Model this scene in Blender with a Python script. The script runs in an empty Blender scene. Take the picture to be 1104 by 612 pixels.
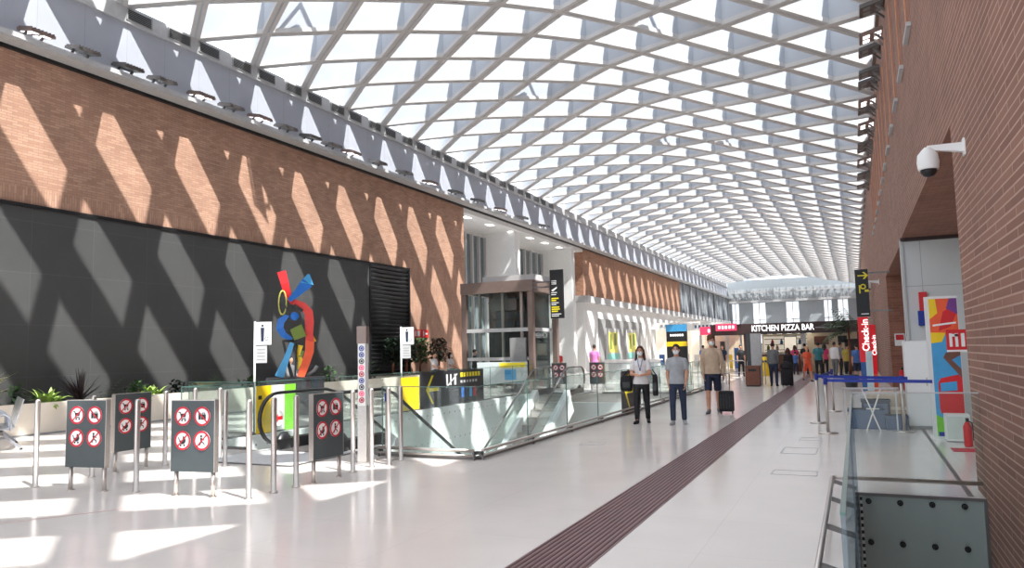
import bpy, bmesh, math, random
from mathutils import Vector, Matrix, Euler
PI = math.pi
COL = bpy.context.scene.collection
RND = random.Random(11)
ORD = ['first','second','third','fourth','fifth','sixth','seventh','eighth','ninth','tenth','eleventh','twelfth','thirteenth','fourteenth','fifteenth','sixteenth','seventeenth','eighteenth','nineteenth','twentieth','twenty-first','twenty-second','twenty-third','twenty-fourth']

# ------------------------------------------------------------------ materials
def lin(c):
    c = c / 255.0
    return c / 12.92 if c <= 0.04045 else ((c + 0.055) / 1.055) ** 2.4
def rgb(c): return (lin(c[0]), lin(c[1]), lin(c[2]), 1.0)
def new_mat(name):
    m = bpy.data.materials.new(name); m.use_nodes = True
    nt = m.node_tree; b = nt.nodes['Principled BSDF']
    return m, nt, b
def mat(name, col, rough=0.5, metal=0.0, var=0.06, scale=6.0, emit=0.0, spec=None):
    m, nt, b = new_mat(name)
    c = rgb(col)
    b.inputs['Roughness'].default_value = rough
    b.inputs['Metallic'].default_value = metal
    if spec is not None: b.inputs['Specular IOR Level'].default_value = spec
    if var > 0:
        tc = nt.nodes.new('ShaderNodeTexCoord'); nz = nt.nodes.new('ShaderNodeTexNoise')
        nz.inputs['Scale'].default_value = scale; nz.inputs['Detail'].default_value = 3
        rp = nt.nodes.new('ShaderNodeValToRGB')
        rp.color_ramp.elements[0].position = 0.3; rp.color_ramp.elements[1].position = 0.7
        rp.color_ramp.elements[0].color = tuple(x * (1 - var) for x in c[:3]) + (1,)
        rp.color_ramp.elements[1].color = tuple(min(1, x * (1 + var)) for x in c[:3]) + (1,)
        nt.links.new(tc.outputs['Object'], nz.inputs['Vector'])
        nt.links.new(nz.outputs['Fac'], rp.inputs['Fac'])
        nt.links.new(rp.outputs['Color'], b.inputs['Base Color'])
    else:
        b.inputs['Base Color'].default_value = c
    if emit > 0:
        b.inputs['Emission Color'].default_value = c
        b.inputs['Emission Strength'].default_value = emit
    return m
def glass_mat(name, tint, refl=0.06, opac=0.0, ocol=(200, 215, 210)):
    m = bpy.data.materials.new(name); m.use_nodes = True
    nt = m.node_tree; nt.nodes.clear()
    out = nt.nodes.new('ShaderNodeOutputMaterial')
    tr = nt.nodes.new('ShaderNodeBsdfTransparent'); tr.inputs['Color'].default_value = rgb(tint)
    gl = nt.nodes.new('ShaderNodeBsdfGlossy'); gl.inputs['Roughness'].default_value = 0.02
    lw = nt.nodes.new('ShaderNodeLayerWeight'); lw.inputs['Blend'].default_value = 0.25
    mu = nt.nodes.new('ShaderNodeMath'); mu.operation = 'MULTIPLY_ADD'
    mu.inputs[1].default_value = 0.16; mu.inputs[2].default_value = refl
    mx = nt.nodes.new('ShaderNodeMixShader')
    nt.links.new(lw.outputs['Fresnel'], mu.inputs[0]); nt.links.new(mu.outputs[0], mx.inputs[0])
    nt.links.new(tr.outputs[0], mx.inputs[1]); nt.links.new(gl.outputs[0], mx.inputs[2])
    last = mx
    if opac > 0:
        df = nt.nodes.new('ShaderNodeBsdfDiffuse'); df.inputs['Color'].default_value = rgb(ocol)
        m2 = nt.nodes.new('ShaderNodeMixShader'); m2.inputs[0].default_value = opac
        nt.links.new(mx.outputs[0], m2.inputs[1]); nt.links.new(df.outputs[0], m2.inputs[2]); last = m2
    nt.links.new(last.outputs[0], out.inputs['Surface'])
    return m
def axes_vec(nt, ax):
    """object-space vector (a, b, 0) for a planar texture; ax like 'yz'"""
    tc = nt.nodes.new('ShaderNodeTexCoord'); sp = nt.nodes.new('ShaderNodeSeparateXYZ'); cb = nt.nodes.new('ShaderNodeCombineXYZ')
    nt.links.new(tc.outputs['Object'], sp.inputs[0])
    nt.links.new(sp.outputs['xyz'.index(ax[0])], cb.inputs[0]); nt.links.new(sp.outputs['xyz'.index(ax[1])], cb.inputs[1])
    return tc, sp, cb
def brick_mat(name, c1, c2, mortar, bw, bh, ms, ax='yz', rough=0.85, soldier=None, bump=0.4, offset=0.5, big=0.12):
    m, nt, b = new_mat(name)
    tc, sp, cb = axes_vec(nt, ax)
    def bt(vec, w, h):
        t = nt.nodes.new('ShaderNodeTexBrick')
        t.offset = offset
        t.inputs['Color1'].default_value = rgb(c1); t.inputs['Color2'].default_value = rgb(c2); t.inputs['Mortar'].default_value = rgb(mortar)
        t.inputs['Scale'].default_value = 1.0; t.inputs['Brick Width'].default_value = w; t.inputs['Row Height'].default_value = h
        t.inputs['Mortar Size'].default_value = ms; t.inputs['Mortar Smooth'].default_value = 0.2
        nt.links.new(vec, t.inputs['Vector'])
        return t
    t1 = bt(cb.outputs[0], bw, bh)
    colr, fac = t1.outputs['Color'], t1.outputs['Fac']
    if soldier:
        cb2 = nt.nodes.new('ShaderNodeCombineXYZ')
        nt.links.new(sp.outputs['xyz'.index(ax[1])], cb2.inputs[0]); nt.links.new(sp.outputs['xyz'.index(ax[0])], cb2.inputs[1])
        t2 = bt(cb2.outputs[0], bw * 1.2, bh)
        lt = nt.nodes.new('ShaderNodeMath'); lt.operation = 'LESS_THAN'; lt.inputs[1].default_value = soldier
        nt.links.new(sp.outputs['xyz'.index(ax[1])], lt.inputs[0])
        mx = nt.nodes.new('ShaderNodeMix'); mx.data_type = 'RGBA'
        nt.links.new(lt.outputs[0], mx.inputs['Factor']); nt.links.new(t1.outputs['Color'], mx.inputs[6]); nt.links.new(t2.outputs['Color'], mx.inputs[7])
        colr = mx.outputs[2]
    nz = nt.nodes.new('ShaderNodeTexNoise'); nz.inputs['Scale'].default_value = 1.3; nz.inputs['Detail'].default_value = 4
    nt.links.new(tc.outputs['Object'], nz.inputs['Vector'])
    rp = nt.nodes.new('ShaderNodeMapRange'); rp.inputs['To Min'].default_value = 1 - big; rp.inputs['To Max'].default_value = 1 + big
    rp.inputs['From Min'].default_value = 0.3; rp.inputs['From Max'].default_value = 0.7
    nt.links.new(nz.outputs['Fac'], rp.inputs['Value'])
    mm = nt.nodes.new('ShaderNodeVectorMath'); mm.operation = 'SCALE'
    nt.links.new(colr, mm.inputs[0]); nt.links.new(rp.outputs[0], mm.inputs['Scale'])
    nt.links.new(mm.outputs[0], b.inputs['Base Color'])
    if bump:
        bp = nt.nodes.new('ShaderNodeBump'); bp.inputs['Strength'].default_value = bump; bp.inputs['Distance'].default_value = 0.01; bp.invert = True
        nt.links.new(fac, bp.inputs['Height']); nt.links.new(bp.outputs[0], b.inputs['Normal'])
    b.inputs['Roughness'].default_value = rough
    return m

M = {}
M['brick'] = brick_mat('left_brick', (190, 151, 127), (168, 127, 105), (152, 122, 106), 0.26, 0.066, 0.008, 'yz', soldier=5.83)
M['brick_far'] = brick_mat('far_brick', (190, 147, 121), (168, 125, 101), (150, 118, 100), 0.26, 0.066, 0.008, 'yz')
M['brick_x'] = brick_mat('end_brick', (178, 136, 112), (156, 114, 92), (140, 106, 90), 0.26, 0.085, 0.009, 'xz')
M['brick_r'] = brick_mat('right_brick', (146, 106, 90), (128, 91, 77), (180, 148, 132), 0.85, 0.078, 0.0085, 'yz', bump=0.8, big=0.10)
M['brick_rx'] = brick_mat('right_brick_end', (160, 110, 90), (140, 92, 74), (150, 115, 98), 0.42, 0.092, 0.010, 'xz', bump=0.5)
M['brick_soffit'] = brick_mat('brick_soffit', (150, 104, 84), (132, 88, 70), (120, 84, 70), 0.3, 0.1, 0.010, 'xy', bump=0.3)
M['darkwall'] = brick_mat('dark_panels', (73, 73, 73), (70, 70, 70), (86, 86, 86), 1.62, 1.25, 0.006, 'yz', rough=0.6, bump=0, offset=0.0, big=0.06)
M['floor'] = brick_mat('terrazzo_floor', (229, 221, 215), (227, 219, 213), (217, 209, 203), 1.2, 1.2, 0.004, 'xy', rough=0.16, bump=0, offset=0.0, big=0.03)
M['fascia'] = brick_mat('fascia_panels', (182, 185, 194), (178, 181, 190), (160, 163, 170), 1.26, 4.0, 0.008, 'yz', rough=0.6, bump=0, offset=0.0, big=0.04)
M['whitepanel'] = brick_mat('white_wall_panels', (214, 216, 214), (210, 212, 210), (170, 172, 172), 1.5, 1.45, 0.008, 'xz', rough=0.35, bump=0, offset=0.0, big=0.03)
M['whitepanel_y'] = brick_mat('white_wall_panels_side', (214, 216, 214), (210, 212, 210), (170, 172, 172), 1.5, 1.45, 0.008, 'yz', rough=0.35, bump=0, offset=0.0, big=0.03)
M['greypanel'] = brick_mat('grey_wall_panels', (148, 154, 160), (144, 150, 156), (120, 124, 130), 2.4, 1.3, 0.02, 'yz', rough=0.5, bump=0, offset=0.0, big=0.05)
M['endwall'] = mat('end_wall_grey', (158, 165, 170), 0.7)
M['steel'] = mat('brushed_steel', (196, 188, 182), 0.32, 0.85, 0.05, 30)
M['steel_d'] = mat('dark_steel', (120, 116, 114), 0.4, 0.7)
M['rib'] = mat('rib_white_paint', (176, 180, 187), 0.5, 0, 0.03, 2)
M['flange'] = mat('rib_flange_grey', (196, 193, 191), 0.55, 0, 0.04, 2)
M['white'] = mat('white_paint', (232, 232, 230), 0.5, 0, 0.02)
M['offwhite'] = mat('planter_cream', (226, 216, 202), 0.45, 0, 0.03, 3)
M['grey'] = mat('mid_grey', (150, 150, 150), 0.5)
M['lgrey'] = mat('light_grey', (190, 190, 190), 0.5)
M['black'] = mat('black', (22, 22, 24), 0.45)
M['rubber'] = mat('black_rubber', (26, 26, 28), 0.35)
M['charcoal'] = mat('sign_charcoal', (66, 74, 76), 0.45, 0, 0.04)
M['bannerblk'] = mat('banner_black', (46, 45, 50), 0.35)
M['red'] = mat('sign_red', (196, 28, 52), 0.45, 0, 0.03)
M['redbr'] = mat('bright_red', (214, 34, 40), 0.45, 0, 0.04)
M['orange'] = mat('orange_paint', (240, 92, 48), 0.45)
M['yellow'] = mat('yellow', (246, 206, 24), 0.45, 0, 0.03)
M['arrow'] = mat('arrow_yellow', (238, 220, 40), 0.5, 0, 0.02)
M['green'] = mat('lime_green', (126, 206, 52), 0.5)
M['olive'] = mat('olive_green', (112, 132, 54), 0.5)
M['blue'] = mat('paint_blue', (28, 108, 196), 0.4)
M['lblue'] = mat('paint_light_blue', (70, 160, 214), 0.4)
M['dblue'] = mat('belt_blue', (28, 52, 150), 0.6)
M['crate'] = mat('crate_blue', (62, 82, 112), 0.6)
M['signwhite'] = mat('sign_white', (238, 238, 236), 0.45, 0, 0.01)
M['strip'] = mat('tactile_brown', (116, 84, 84), 0.3, 0, 0.12, 4)
M['strip_d'] = mat('tactile_brown_dark', (104, 68, 70), 0.55, 0, 0.1, 4)
M['brown'] = mat('brown_metal', (134, 116, 108), 0.4, 0.3)
M['wood'] = mat('brown_wood', (122, 70, 50), 0.5, 0, 0.15, 8)
M['darkbrown'] = mat('dark_brown_fascia', (62, 44, 42), 0.5)
M['cream'] = mat('cream_wall', (232, 216, 186), 0.6)
M['silver'] = mat('seat_silver', (186, 190, 198), 0.3, 0.7)
M['leaf'] = mat('leaf_green', (58, 88, 46), 0.55, 0, 0.3, 14)
M['leaf_l'] = mat('leaf_pale', (150, 176, 88), 0.5, 0, 0.25, 14)
M['leaf_d'] = mat('leaf_dark', (30, 46, 32), 0.5, 0, 0.3, 14)
M['leaf_p'] = mat('leaf_purple', (44, 30, 34), 0.45, 0, 0.3, 14)
M['leaf_y'] = mat('leaf_yellow', (190, 186, 92), 0.5, 0, 0.3, 14)
M['soil'] = mat('soil', (62, 50, 40), 0.9, 0, 0.3, 20)
M['led'] = mat('led_module', (255, 244, 246), 0.4, 0, 0, emit=2)
M['lamp'] = mat('downlight', (255, 250, 240), 0.4, 0, 0, emit=3.5)
M['glow'] = mat('shop_glow', (236, 226, 208), 0.5, 0, 0.1, 2, emit=0.5)
M['poster'] = mat('poster_yellow', (206, 200, 96), 0.4, 0, 0.15, 3, emit=0.15)
M['letters'] = mat('letters_white', (255, 255, 255), 0.4, 0, 0, emit=1.2)
M['redsign'] = mat('red_totem', (214, 22, 34), 0.4, 0, 0.03, emit=0.25)
M['pinksign'] = mat('pink_sign', (240, 70, 110), 0.4, 0, 0.03, emit=0.6)
M['orangelit'] = mat('orange_lit_niche', (206, 140, 96), 0.6, 0, 0.1)  # orange tone paints the light on the slot jambs; nothing glows
M['winbright'] = mat('bright_window', (236, 242, 248), 0.3, 0, 0, emit=0.75)
M['clerestory'] = mat('clerestory_glass', (172, 180, 186), 0.3, 0, 0.25, 1.5, emit=0.05)
M['windark'] = mat('tinted_glass', (112, 124, 128), 0.12, 0.0, 0.1, 2)
M['glass'] = glass_mat('clear_glass', (247, 251, 250), 0.025, 0.02)
M['glass_edge'] = mat('glass_edge_green', (88, 122, 114), 0.15)
M['glass_blue'] = glass_mat('stairwell_glass', (222, 232, 236), 0.03, 0.2, (160, 176, 186))
M['glass_roof'] = glass_mat('roof_glass', (248, 251, 253), 0.0)
M['clad'] = mat('back_painted_glass', (150, 160, 155), 0.12, 0, 0.04, 1.5)
M['wellwall'] = mat('well_white_metal', (236, 240, 238), 0.4, 0, 0.03)
for k, c in dict(skin=(206, 152, 124), skin_d=(176, 122, 96), hair_r=(74, 30, 26), hair_b=(44, 30, 24), hair_c=(92, 58, 36), hair_k=(26, 22, 22), hair_y=(196, 160, 96),
                 cl_white=(226, 222, 222), cl_black=(28, 28, 32), cl_navy=(34, 42, 66), cl_jeans=(40, 50, 74), cl_grey=(166, 168, 172), cl_dgrey=(112, 112, 114), cl_beige=(196, 172, 148),
                 cl_pink=(214, 128, 190), cl_red=(186, 36, 52), cl_orange=(232, 96, 64), cl_yellow=(170, 150, 60), cl_blue=(70, 110, 170), cl_teal=(52, 120, 130), cl_rose=(206, 60, 110), mask=(228, 232, 232)).items():
    M[k] = mat(k, c, 0.75 if k[:2] != 'sk' else 0.5, 0, 0.08, 12)

# ------------------------------------------------------------------ mesh builder
def orient(d):
    d = Vector(d).normalized()
    up = Vector((0, 0, 1)) if abs(d.z) < 0.98 else Vector((0, 1, 0))
    x = up.cross(d).normalized(); y = d.cross(x)
    return x, y, d
class MB:
    def __init__(s): s.v = []; s.f = []; s.mi = []; s.sm = []
    def add(s, vs, fs, mi=0, smooth=False, M4=None):
        o = len(s.v)
        s.v += [tuple(M4 @ Vector(p)) if M4 else tuple(p) for p in vs]
        for f in fs: s.f.append(tuple(i + o for i in f)); s.mi.append(mi); s.sm.append(smooth)
        return s
    def box(s, x0, x1, y0, y1, z0, z1, mi=0, M4=None):
        vs = [(x, y, z) for z in (z0, z1) for y in (y0, y1) for x in (x0, x1)]
        return s.add(vs, [(0, 2, 3, 1), (4, 5, 7, 6), (0, 1, 5, 4), (2, 6, 7, 3), (0, 4, 6, 2), (1, 3, 7, 5)], mi, False, M4)
    def beam(s, p0, p1, w, h, mi=0, up=(0, 0, 1)):
        p0, p1 = Vector(p0), Vector(p1); d = (p1 - p0).normalized(); up = Vector(up)
        x = d.cross(up)
        if x.length < 1e-4: x = d.cross(Vector((0, 1, 0)))
        x.normalize(); y = x.cross(d)
        vs = [p + x * a * w / 2 + y * b * h / 2 for p in (p0, p1) for a, b in ((-1, -1), (1, -1), (1, 1), (-1, 1))]
        return s.add(vs, [(3, 2, 1, 0), (4, 5, 6, 7), (0, 1, 5, 4), (1, 2, 6, 5), (2, 3, 7, 6), (3, 0, 4, 7)], mi)
    def cone(s, p0, p1, r0, r1=None, n=14, mi=0, smooth=True, sx=1.0, sy=1.0):
        r1 = r0 if r1 is None else r1
        p0, p1 = Vector(p0), Vector(p1); x, y, d = orient(p1 - p0)
        vs = [p + (x * math.cos(2 * PI * i / n) * sx + y * math.sin(2 * PI * i / n) * sy) * r for p, r in ((p0, r0), (p1, r1)) for i in range(n)]
        s.add(vs, [(i, (i + 1) % n, n + (i + 1) % n, n + i) for i in range(n)], mi, smooth)
        o = len(s.v) - 2 * n
        s.f.append(tuple(o + i for i in reversed(range(n)))); s.mi.append(mi); s.sm.append(False)
        s.f.append(tuple(o + n + i for i in range(n))); s.mi.append(mi); s.sm.append(False)
        return s
    def rings(s, rings, mi=0, smooth=True, closed=False, caps=True):
        n = len(rings[0]); vs = [p for r in rings for p in r]; fs = []
        m = len(rings)
        for a in range(m if closed else m - 1):
            b = (a + 1) % m
            for i in range(n): fs.append((a * n + i, a * n + (i + 1) % n, b * n + (i + 1) % n, b * n + i))
        s.add(vs, fs, mi, smooth)
        if caps and not closed:
            o = len(s.v) - len(vs)
            s.f.append(tuple(o + i for i in reversed(range(n)))); s.mi.append(mi); s.sm.append(False)
            s.f.append(tuple(o + (m - 1) * n + i for i in range(n))); s.mi.append(mi); s.sm.append(False)
        return s
    def tube(s, pts, r, n=8, mi=0, closed=False, w=None):
        pts = [Vector(p) for p in pts]; rg = []; m = len(pts)
        px = None
        for i, p in enumerate(pts):
            a = pts[(i - 1) % m] if (closed or i) else p; b = pts[(i + 1) % m] if (closed or i < m - 1) else p
            d = (b - a).normalized()
            if px is None: x, y, _ = orient(d)
            else:
                x = (px - d * px.dot(d)).normalized(); y = d.cross(x)
            px = x
            rg.append([p + x * math.cos(2 * PI * k / n) * r + y * math.sin(2 * PI * k / n) * (w or r) for k in range(n)])
        return s.rings(rg, mi, True, closed)
    def lathe(s, prof, n=16, c=(0, 0, 0), mi=0, sx=1.0, sy=1.0):
        c = Vector(c)
        return s.rings([[c + Vector((math.cos(2 * PI * i / n) * r * sx, math.sin(2 * PI * i / n) * r * sy, z)) for i in range(n)] for z, r in prof], mi)
    def ell(s, c, r, n=12, mi=0, R=None):
        c = Vector(c); R = R or Matrix.Identity(3)
        rg = []
        for k in range(1, n // 2 + 2):
            t = -PI / 2 + PI * (k - .5) / (n // 2 + 1)
            rg.append([c + R @ Vector((math.cos(2 * PI * i / n) * math.cos(t) * r[0], math.sin(2 * PI * i / n) * math.cos(t) * r[1], math.sin(t) * r[2])) for i in range(n)])
        return s.rings(rg, mi)
    def caps(s, p0, p1, r0, r1, n=10):
        p0, p1 = Vector(p0), Vector(p1); x, y, d = orient(p1 - p0); rg = []
        pr = [(p0 - d * r0 * math.cos(t), r0 * math.sin(t)) for t in (0.3, 0.8, 1.25)] + [(p0, r0), (p1, r1)] + [(p1 + d * r1 * math.cos(t), r1 * math.sin(t)) for t in (1.25, 0.8, 0.3)]
        for c, r in pr: rg.append([c + x * math.cos(2 * PI * i / n) * r + y * math.sin(2 * PI * i / n) * r for i in range(n)])
        return s.rings(rg)
    def prism(s, poly, ext, M4=None, mi=0):
        n = len(poly); vs = [Vector((p[0], p[1], 0)) for p in poly] + [Vector((p[0], p[1], ext)) for p in poly]
        return s.add(vs, [tuple(reversed(range(n))), tuple(range(n, 2 * n))] + [(i, (i + 1) % n, n + (i + 1) % n, n + i) for i in range(n)], mi, False, M4)
    def annulus(s, c, r0, r1, ext, n=28, M4=None, mi=0):
        vs = []
        for z in (0, ext):
            for r in (r0, r1): vs += [(c[0] + r * math.cos(2 * PI * i / n), c[1] + r * math.sin(2 * PI * i / n), z) for i in range(n)]
        fs = []
        for i in range(n):
            j = (i + 1) % n
            fs += [(n + i, n + j, j, i), (2 * n + i, 2 * n + j, 3 * n + j, 3 * n + i), (n + i, 3 * n + i, 3 * n + j, n + j), (i, j, 2 * n + j, 2 * n + i)]
        return s.add(vs, fs, mi, False, M4)
    def quad(s, a, b, c, d, mi=0): return s.add([a, b, c, d], [(0, 1, 2, 3)], mi)
    def mesh(s, name, mats):
        me = bpy.data.meshes.new(name); me.from_pydata([tuple(p) for p in s.v], [], s.f)
        for m in (mats if isinstance(mats, (list, tuple)) else [mats]): me.materials.append(m)
        me.polygons.foreach_set('material_index', s.mi); me.polygons.foreach_set('use_smooth', s.sm)
        me.update(); return me
    def build(s, name, mats, parent=None, loc=None, rot=None):
        o = bpy.data.objects.new(name, s.mesh(name, mats)); COL.objects.link(o)
        if parent is not None: o.parent = parent
        if loc is not None: o.location = loc
        if rot is not None: o.rotation_euler = rot
        return o
def tag(o, label, cat, group=None):
    o['label'] = label; o['category'] = cat
    if group: o['group'] = group
    return o
def thing(name, label, cat, loc=(0, 0, 0), rz=0.0, group=None):
    o = bpy.data.objects.new(name, None); COL.objects.link(o)
    o.empty_display_size = 0.2; o.location = loc; o.rotation_euler = (0, 0, rz)
    return tag(o, label, cat, group)
def struct(o): o['kind'] = 'structure'; return o
def dup(root, label=None, loc=None, rz=None, parent=None):
    c = root.copy(); COL.objects.link(c)
    if parent is not None: c.parent = parent
    for ch in list(root.children): dup(ch, parent=c)
    if label: c['label'] = label
    if loc is not None: c.location = loc
    if rz is not None: c.rotation_euler = (0, 0, rz)
    return c
def text(s, size, m, parent, loc, rot, name='lettering', depth=0.004, sx=1.0):
    cu = bpy.data.curves.new('lettering', 'FONT'); cu.body = s; cu.size = size; cu.extrude = depth
    cu.align_x = 'CENTER'; cu.align_y = 'CENTER'; cu.resolution_u = 3; cu.offset = 0.012 * size
    t = bpy.data.objects.new('tmp', cu); COL.objects.link(t)
    dg = bpy.context.evaluated_depsgraph_get()
    me = bpy.data.meshes.new_from_object(t.evaluated_get(dg)); bpy.data.objects.remove(t)
    me.materials.clear(); me.materials.append(m)
    o = bpy.data.objects.new(name, me); COL.objects.link(o)
    if parent is not None: o.parent = parent
    o.location = loc; o.rotation_euler = rot; o.scale = (sx, 1, 1)
    return o
FX = (PI / 2, 0, PI / 2)      # faces +X
FY = (PI / 2, 0, 0)           # faces -Y
def face(loc, rot): return Matrix.Translation(loc) @ Euler(rot).to_matrix().to_4x4()
SKY, SUN, EXPO, SUND = 2.5, 9.2, 0.1, (-1.0, 0.4, -1.65)
# ------------------------------------------------------------------ setting: floor
def rects_minus(x0, x1, y0, y1, holes):
    xs = sorted({x0, x1, *[h[0] for h in holes], *[h[1] for h in holes]}); ys = sorted({y0, y1, *[h[2] for h in holes], *[h[3] for h in holes]})
    out = []
    for a, b in zip(xs, xs[1:]):
        for c, d in zip(ys, ys[1:]):
            mx, my = (a + b) / 2, (c + d) / 2
            if not any(h[0] < mx < h[1] and h[2] < my < h[3] for h in holes): out.append((a, b, c, d))
    return out
WELL = (-11.25, -5.25, 10.05, 26.6); VOID = (-0.09, 1.3, 2.4, 8.97)
fb = MB()
for r in rects_minus(-21, 4.5, -8, 124, [WELL, VOID]): fb.box(r[0], r[1], r[2], r[3], -0.35, 0)
struct(fb.build('floor', M['floor']))
tb = MB()
tb.box(-2.46, -1.88, -6, 62, 0.0005, 0.004, 0)
for i in range(12): tb.box(-2.445 + i * 0.0475, -2.425 + i * 0.0475, -6, 62, 0.004, 0.008, 1)
struct(tb.build('trim_1', [M['strip'], M['strip_d']]))          # the ribbed walking strip
jb = MB()
for a, b in (((1.05, 16), (1.0, 9.1)),): jb.beam((a[0], a[1], 0.002), (b[0], b[1], 0.002), 0.05, 0.003)
jb.beam((-9.9, 1.6, 0.0015), (-6.4, 7.1, 0.0015), 0.035, 0.002, 1)  # thin pinkish line painting the edge of a sun patch
for x0, x1, y0, y1 in ((-1.05, -0.52, 9.95, 10.3), (-1.1, -0.62, 11.9, 12.6), (-4.35, -4.0, 12.1, 12.55), (-0.95, -0.6, 13.6, 14.0)):
    for p, q in (((x0, y0), (x1, y0)), ((x1, y0), (x1, y1)), ((x1, y1), (x0, y1)), ((x0, y1), (x0, y0))):
        jb.beam((*p, 0.002), (*q, 0.002), 0.018, 0.003, 2)
struct(jb.build('trim_2', [M['steel_d'], mat('sun_edge_pink', (198, 170, 164), .4), M['lgrey']]))
lf = MB(); lf.box(-14, -2, 8, 32, -6.1, -6.0); struct(lf.build('floor', M['floor']))
# walls of the escalator well, with fixing dots
wb = MB()
wb.box(-11.35, -11.235, 9.95, 26.7, -6, 0.004); wb.box(-5.25, -5.15, 10.05, 26.7, -6, -0.36); wb.box(-11.35, -5.15, 26.6, 26.7, -6, -0.36); wb.box(-11.35, -5.15, 9.95, 10.05, -6, -0.36)
for z in (-0.18, -0.95, -1.7, -2.45):
    for i in range(50): wb.cone((-11.24, 10.5 + i * 0.32, z), (-11.225, 10.5 + i * 0.32, z), 0.022, n=8, mi=1)
for i in range(6): wb.box(-11.24, -11.23, 11.5 + i * 2.6, 11.512 + i * 2.6, -6, -0.02, 1)
struct(wb.build('wall_well', [M['wellwall'], M['grey']]))

# ------------------------------------------------------------------ left wall
b = MB(); b.box(-18.7, -18, -8, 25.2, 5.42, 9.12); b.box(-18.7, -18, 25.2, 28.15, 5.42, 9.12); b.box(-18.7, -18, 28.15, 33.45, 0, 9.12)
WL = struct(b.build('wall_left', M['brick']))
b = MB(); b.box(-18.7, -17.98, -8, 25.2, 0, 5.33); b.box(-18.7, -17.94, -8, 28.2, 5.33, 5.42, 1); b.box(-18.7, -17.94, 25.15, 25.25, 0, 5.33, 1); b.box(-18.7, -17.94, 28.1, 28.2, 0, 5.33, 1)
struct(b.build('wall_left', [M['darkwall'], M['black']]))
b = MB(); b.box(-18.7, -18.1, 25.25, 28.1, 0, 5.33)
for i in range(30): b.beam((-18.02, 25.25, 0.2 + i * 0.175), (-18.02, 28.1, 0.2 + i * 0.175), 0.02, 0.12, 1, up=(0.6, 0, 0.8))
struct(b.build('window_1', [M['black'], mat('louvre_dark', (52, 54, 58), 0.5)]))
# fascia, ledge and rim beam over the whole length
b = MB(); b.box(-18.7, -18.08, -8, 122, 9.3, 11.05, 0)
b.box(-18.5, -17.45, -8, 122, 9.16, 9.26, 1); b.box(-18.5, -17.9, -8, 122, 9.08, 9.16, 2); b.box(-17.5, -17.42, -8, 122, 9.2, 9.32, 1)  # black strip paints the shadow line under the ledge
b.box(-18.7, -17.98, -8, 122, 11.02, 11.5, 1)
struct(b.build('trim_3', [M['fascia'], M['lgrey'], M['black']]))
# recess between the brick blocks: soffit, back wall, piers, tall windows
b = MB(); b.box(-20.7, -20.5, 33.4, 52.2, 0, 9.1); b.box(-20.5, -18.0, 33.45, 52, 8.85, 9.08)
b.box(-20.5, -18.3, 40.5, 41.2, 0, 8.85); b.box(-20.5, -18.05, 49.7, 50.3, 0, 8.85)
struct(b.build('wall_recess', M['white']))
lb = MB()
for y in (34.6, 37.4, 40.4, 43.2, 45.8, 48.4, 50.9): lb.box(-18.75, -18.45, y, y + 0.6, 8.83, 8.85)
struct(lb.build('trim_4', M['lamp']))
n = 0
for y0, y1 in ((33.5, 40.5), (41.2, 49.7)):
    n += 1; w = MB(); w.box(-20.5, -20.42, y0, y1, 0.1, 8.6, 0)
    k = 8
    for i in range(k + 1): w.box(-20.42, -20.25, y0 + (y1 - y0) * i / k - 0.07, y0 + (y1 - y0) * i / k + 0.07, 0.1, 8.6, 1)
    for z in (2.8, 5.4): w.box(-20.42, -20.3, y0, y1, z, z + 0.12, 1)
    struct(w.build('window_%d' % (n + 1), [M['windark'], M['lgrey']]))
# second brick block on a grey band over white shops
b = MB(); b.box(-20.6, -18, 52, 85.6, 5.62, 9.08, 0); b.box(-20.6, -18, 51.97, 52, 5.62, 9.08, 1)
struct(b.build('wall_left', [M['brick_far'], M['brick_x']]))
b = MB(); b.box(-20.6, -17.7, 51.8, 122, 5.1, 5.6, 0); b.box(-20.6, -18.05, 52, 122, 0, 5.1, 1); b.box(-20.6, -18, 85.6, 122, 5.6, 9.08, 2)
for i in range(9): b.box(-18, -17.8, 87 + i * 4.2, 87.6 + i * 4.2, 5.6, 9.08, 2)
b.box(-18.05, -17.95, 55.3, 68, 0.1, 4.0, 3)
struct(b.build('wall_left', [M['lgrey'], M['white'], M['greypanel'], M['grey']]))
# end wall
b = MB(); b.box(-18.7, 4, 122, 122.4, 0, 12)
struct(b.build('wall_end', M['endwall']))
n = 3
for x0, x1 in ((-17.4, -16.4), (-14.2, -12.4), (-9.3, -7.5), (-3.9, -2.85), (-1.95, -0.6)):
    n += 1; w = MB(); w.box(x0, x1, 121.95, 122, 2.0, 8.3, 0); w.box((x0 + x1) / 2 - 0.05, (x0 + x1) / 2 + 0.05, 121.85, 121.95, 2.0, 8.3, 1); w.box(x0, x1, 121.85, 121.95, 5.6, 5.72, 1)
    struct(w.build('window_%d' % n, [M['winbright'], M['lgrey']]))
w = MB(); w.box(-17.9, 0.9, 121.9, 121.96, 8.8, 10.6, 0)
for i in range(20): w.box(-17.9 + i * 0.98, -17.8 + i * 0.98, 121.8, 121.9, 8.6, 10.6, 1)
w.box(-17.9, 1.0, 121.5, 121.96, 8.4, 8.75, 1)
for i in range(40): w.beam((-17.9 + i * 0.47, 121.6, 8.8), (-17.9 + (i + (1 if i % 2 else -1)) * 0.47, 121.6, 10.6), 0.08, 0.08, 1)
w.box(-17.9, 1.0, 121.5, 121.7, 9.9, 10.1, 1)
struct(w.build('window_%d' % (n + 1), [M['clerestory'], M['lgrey']]))

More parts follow.
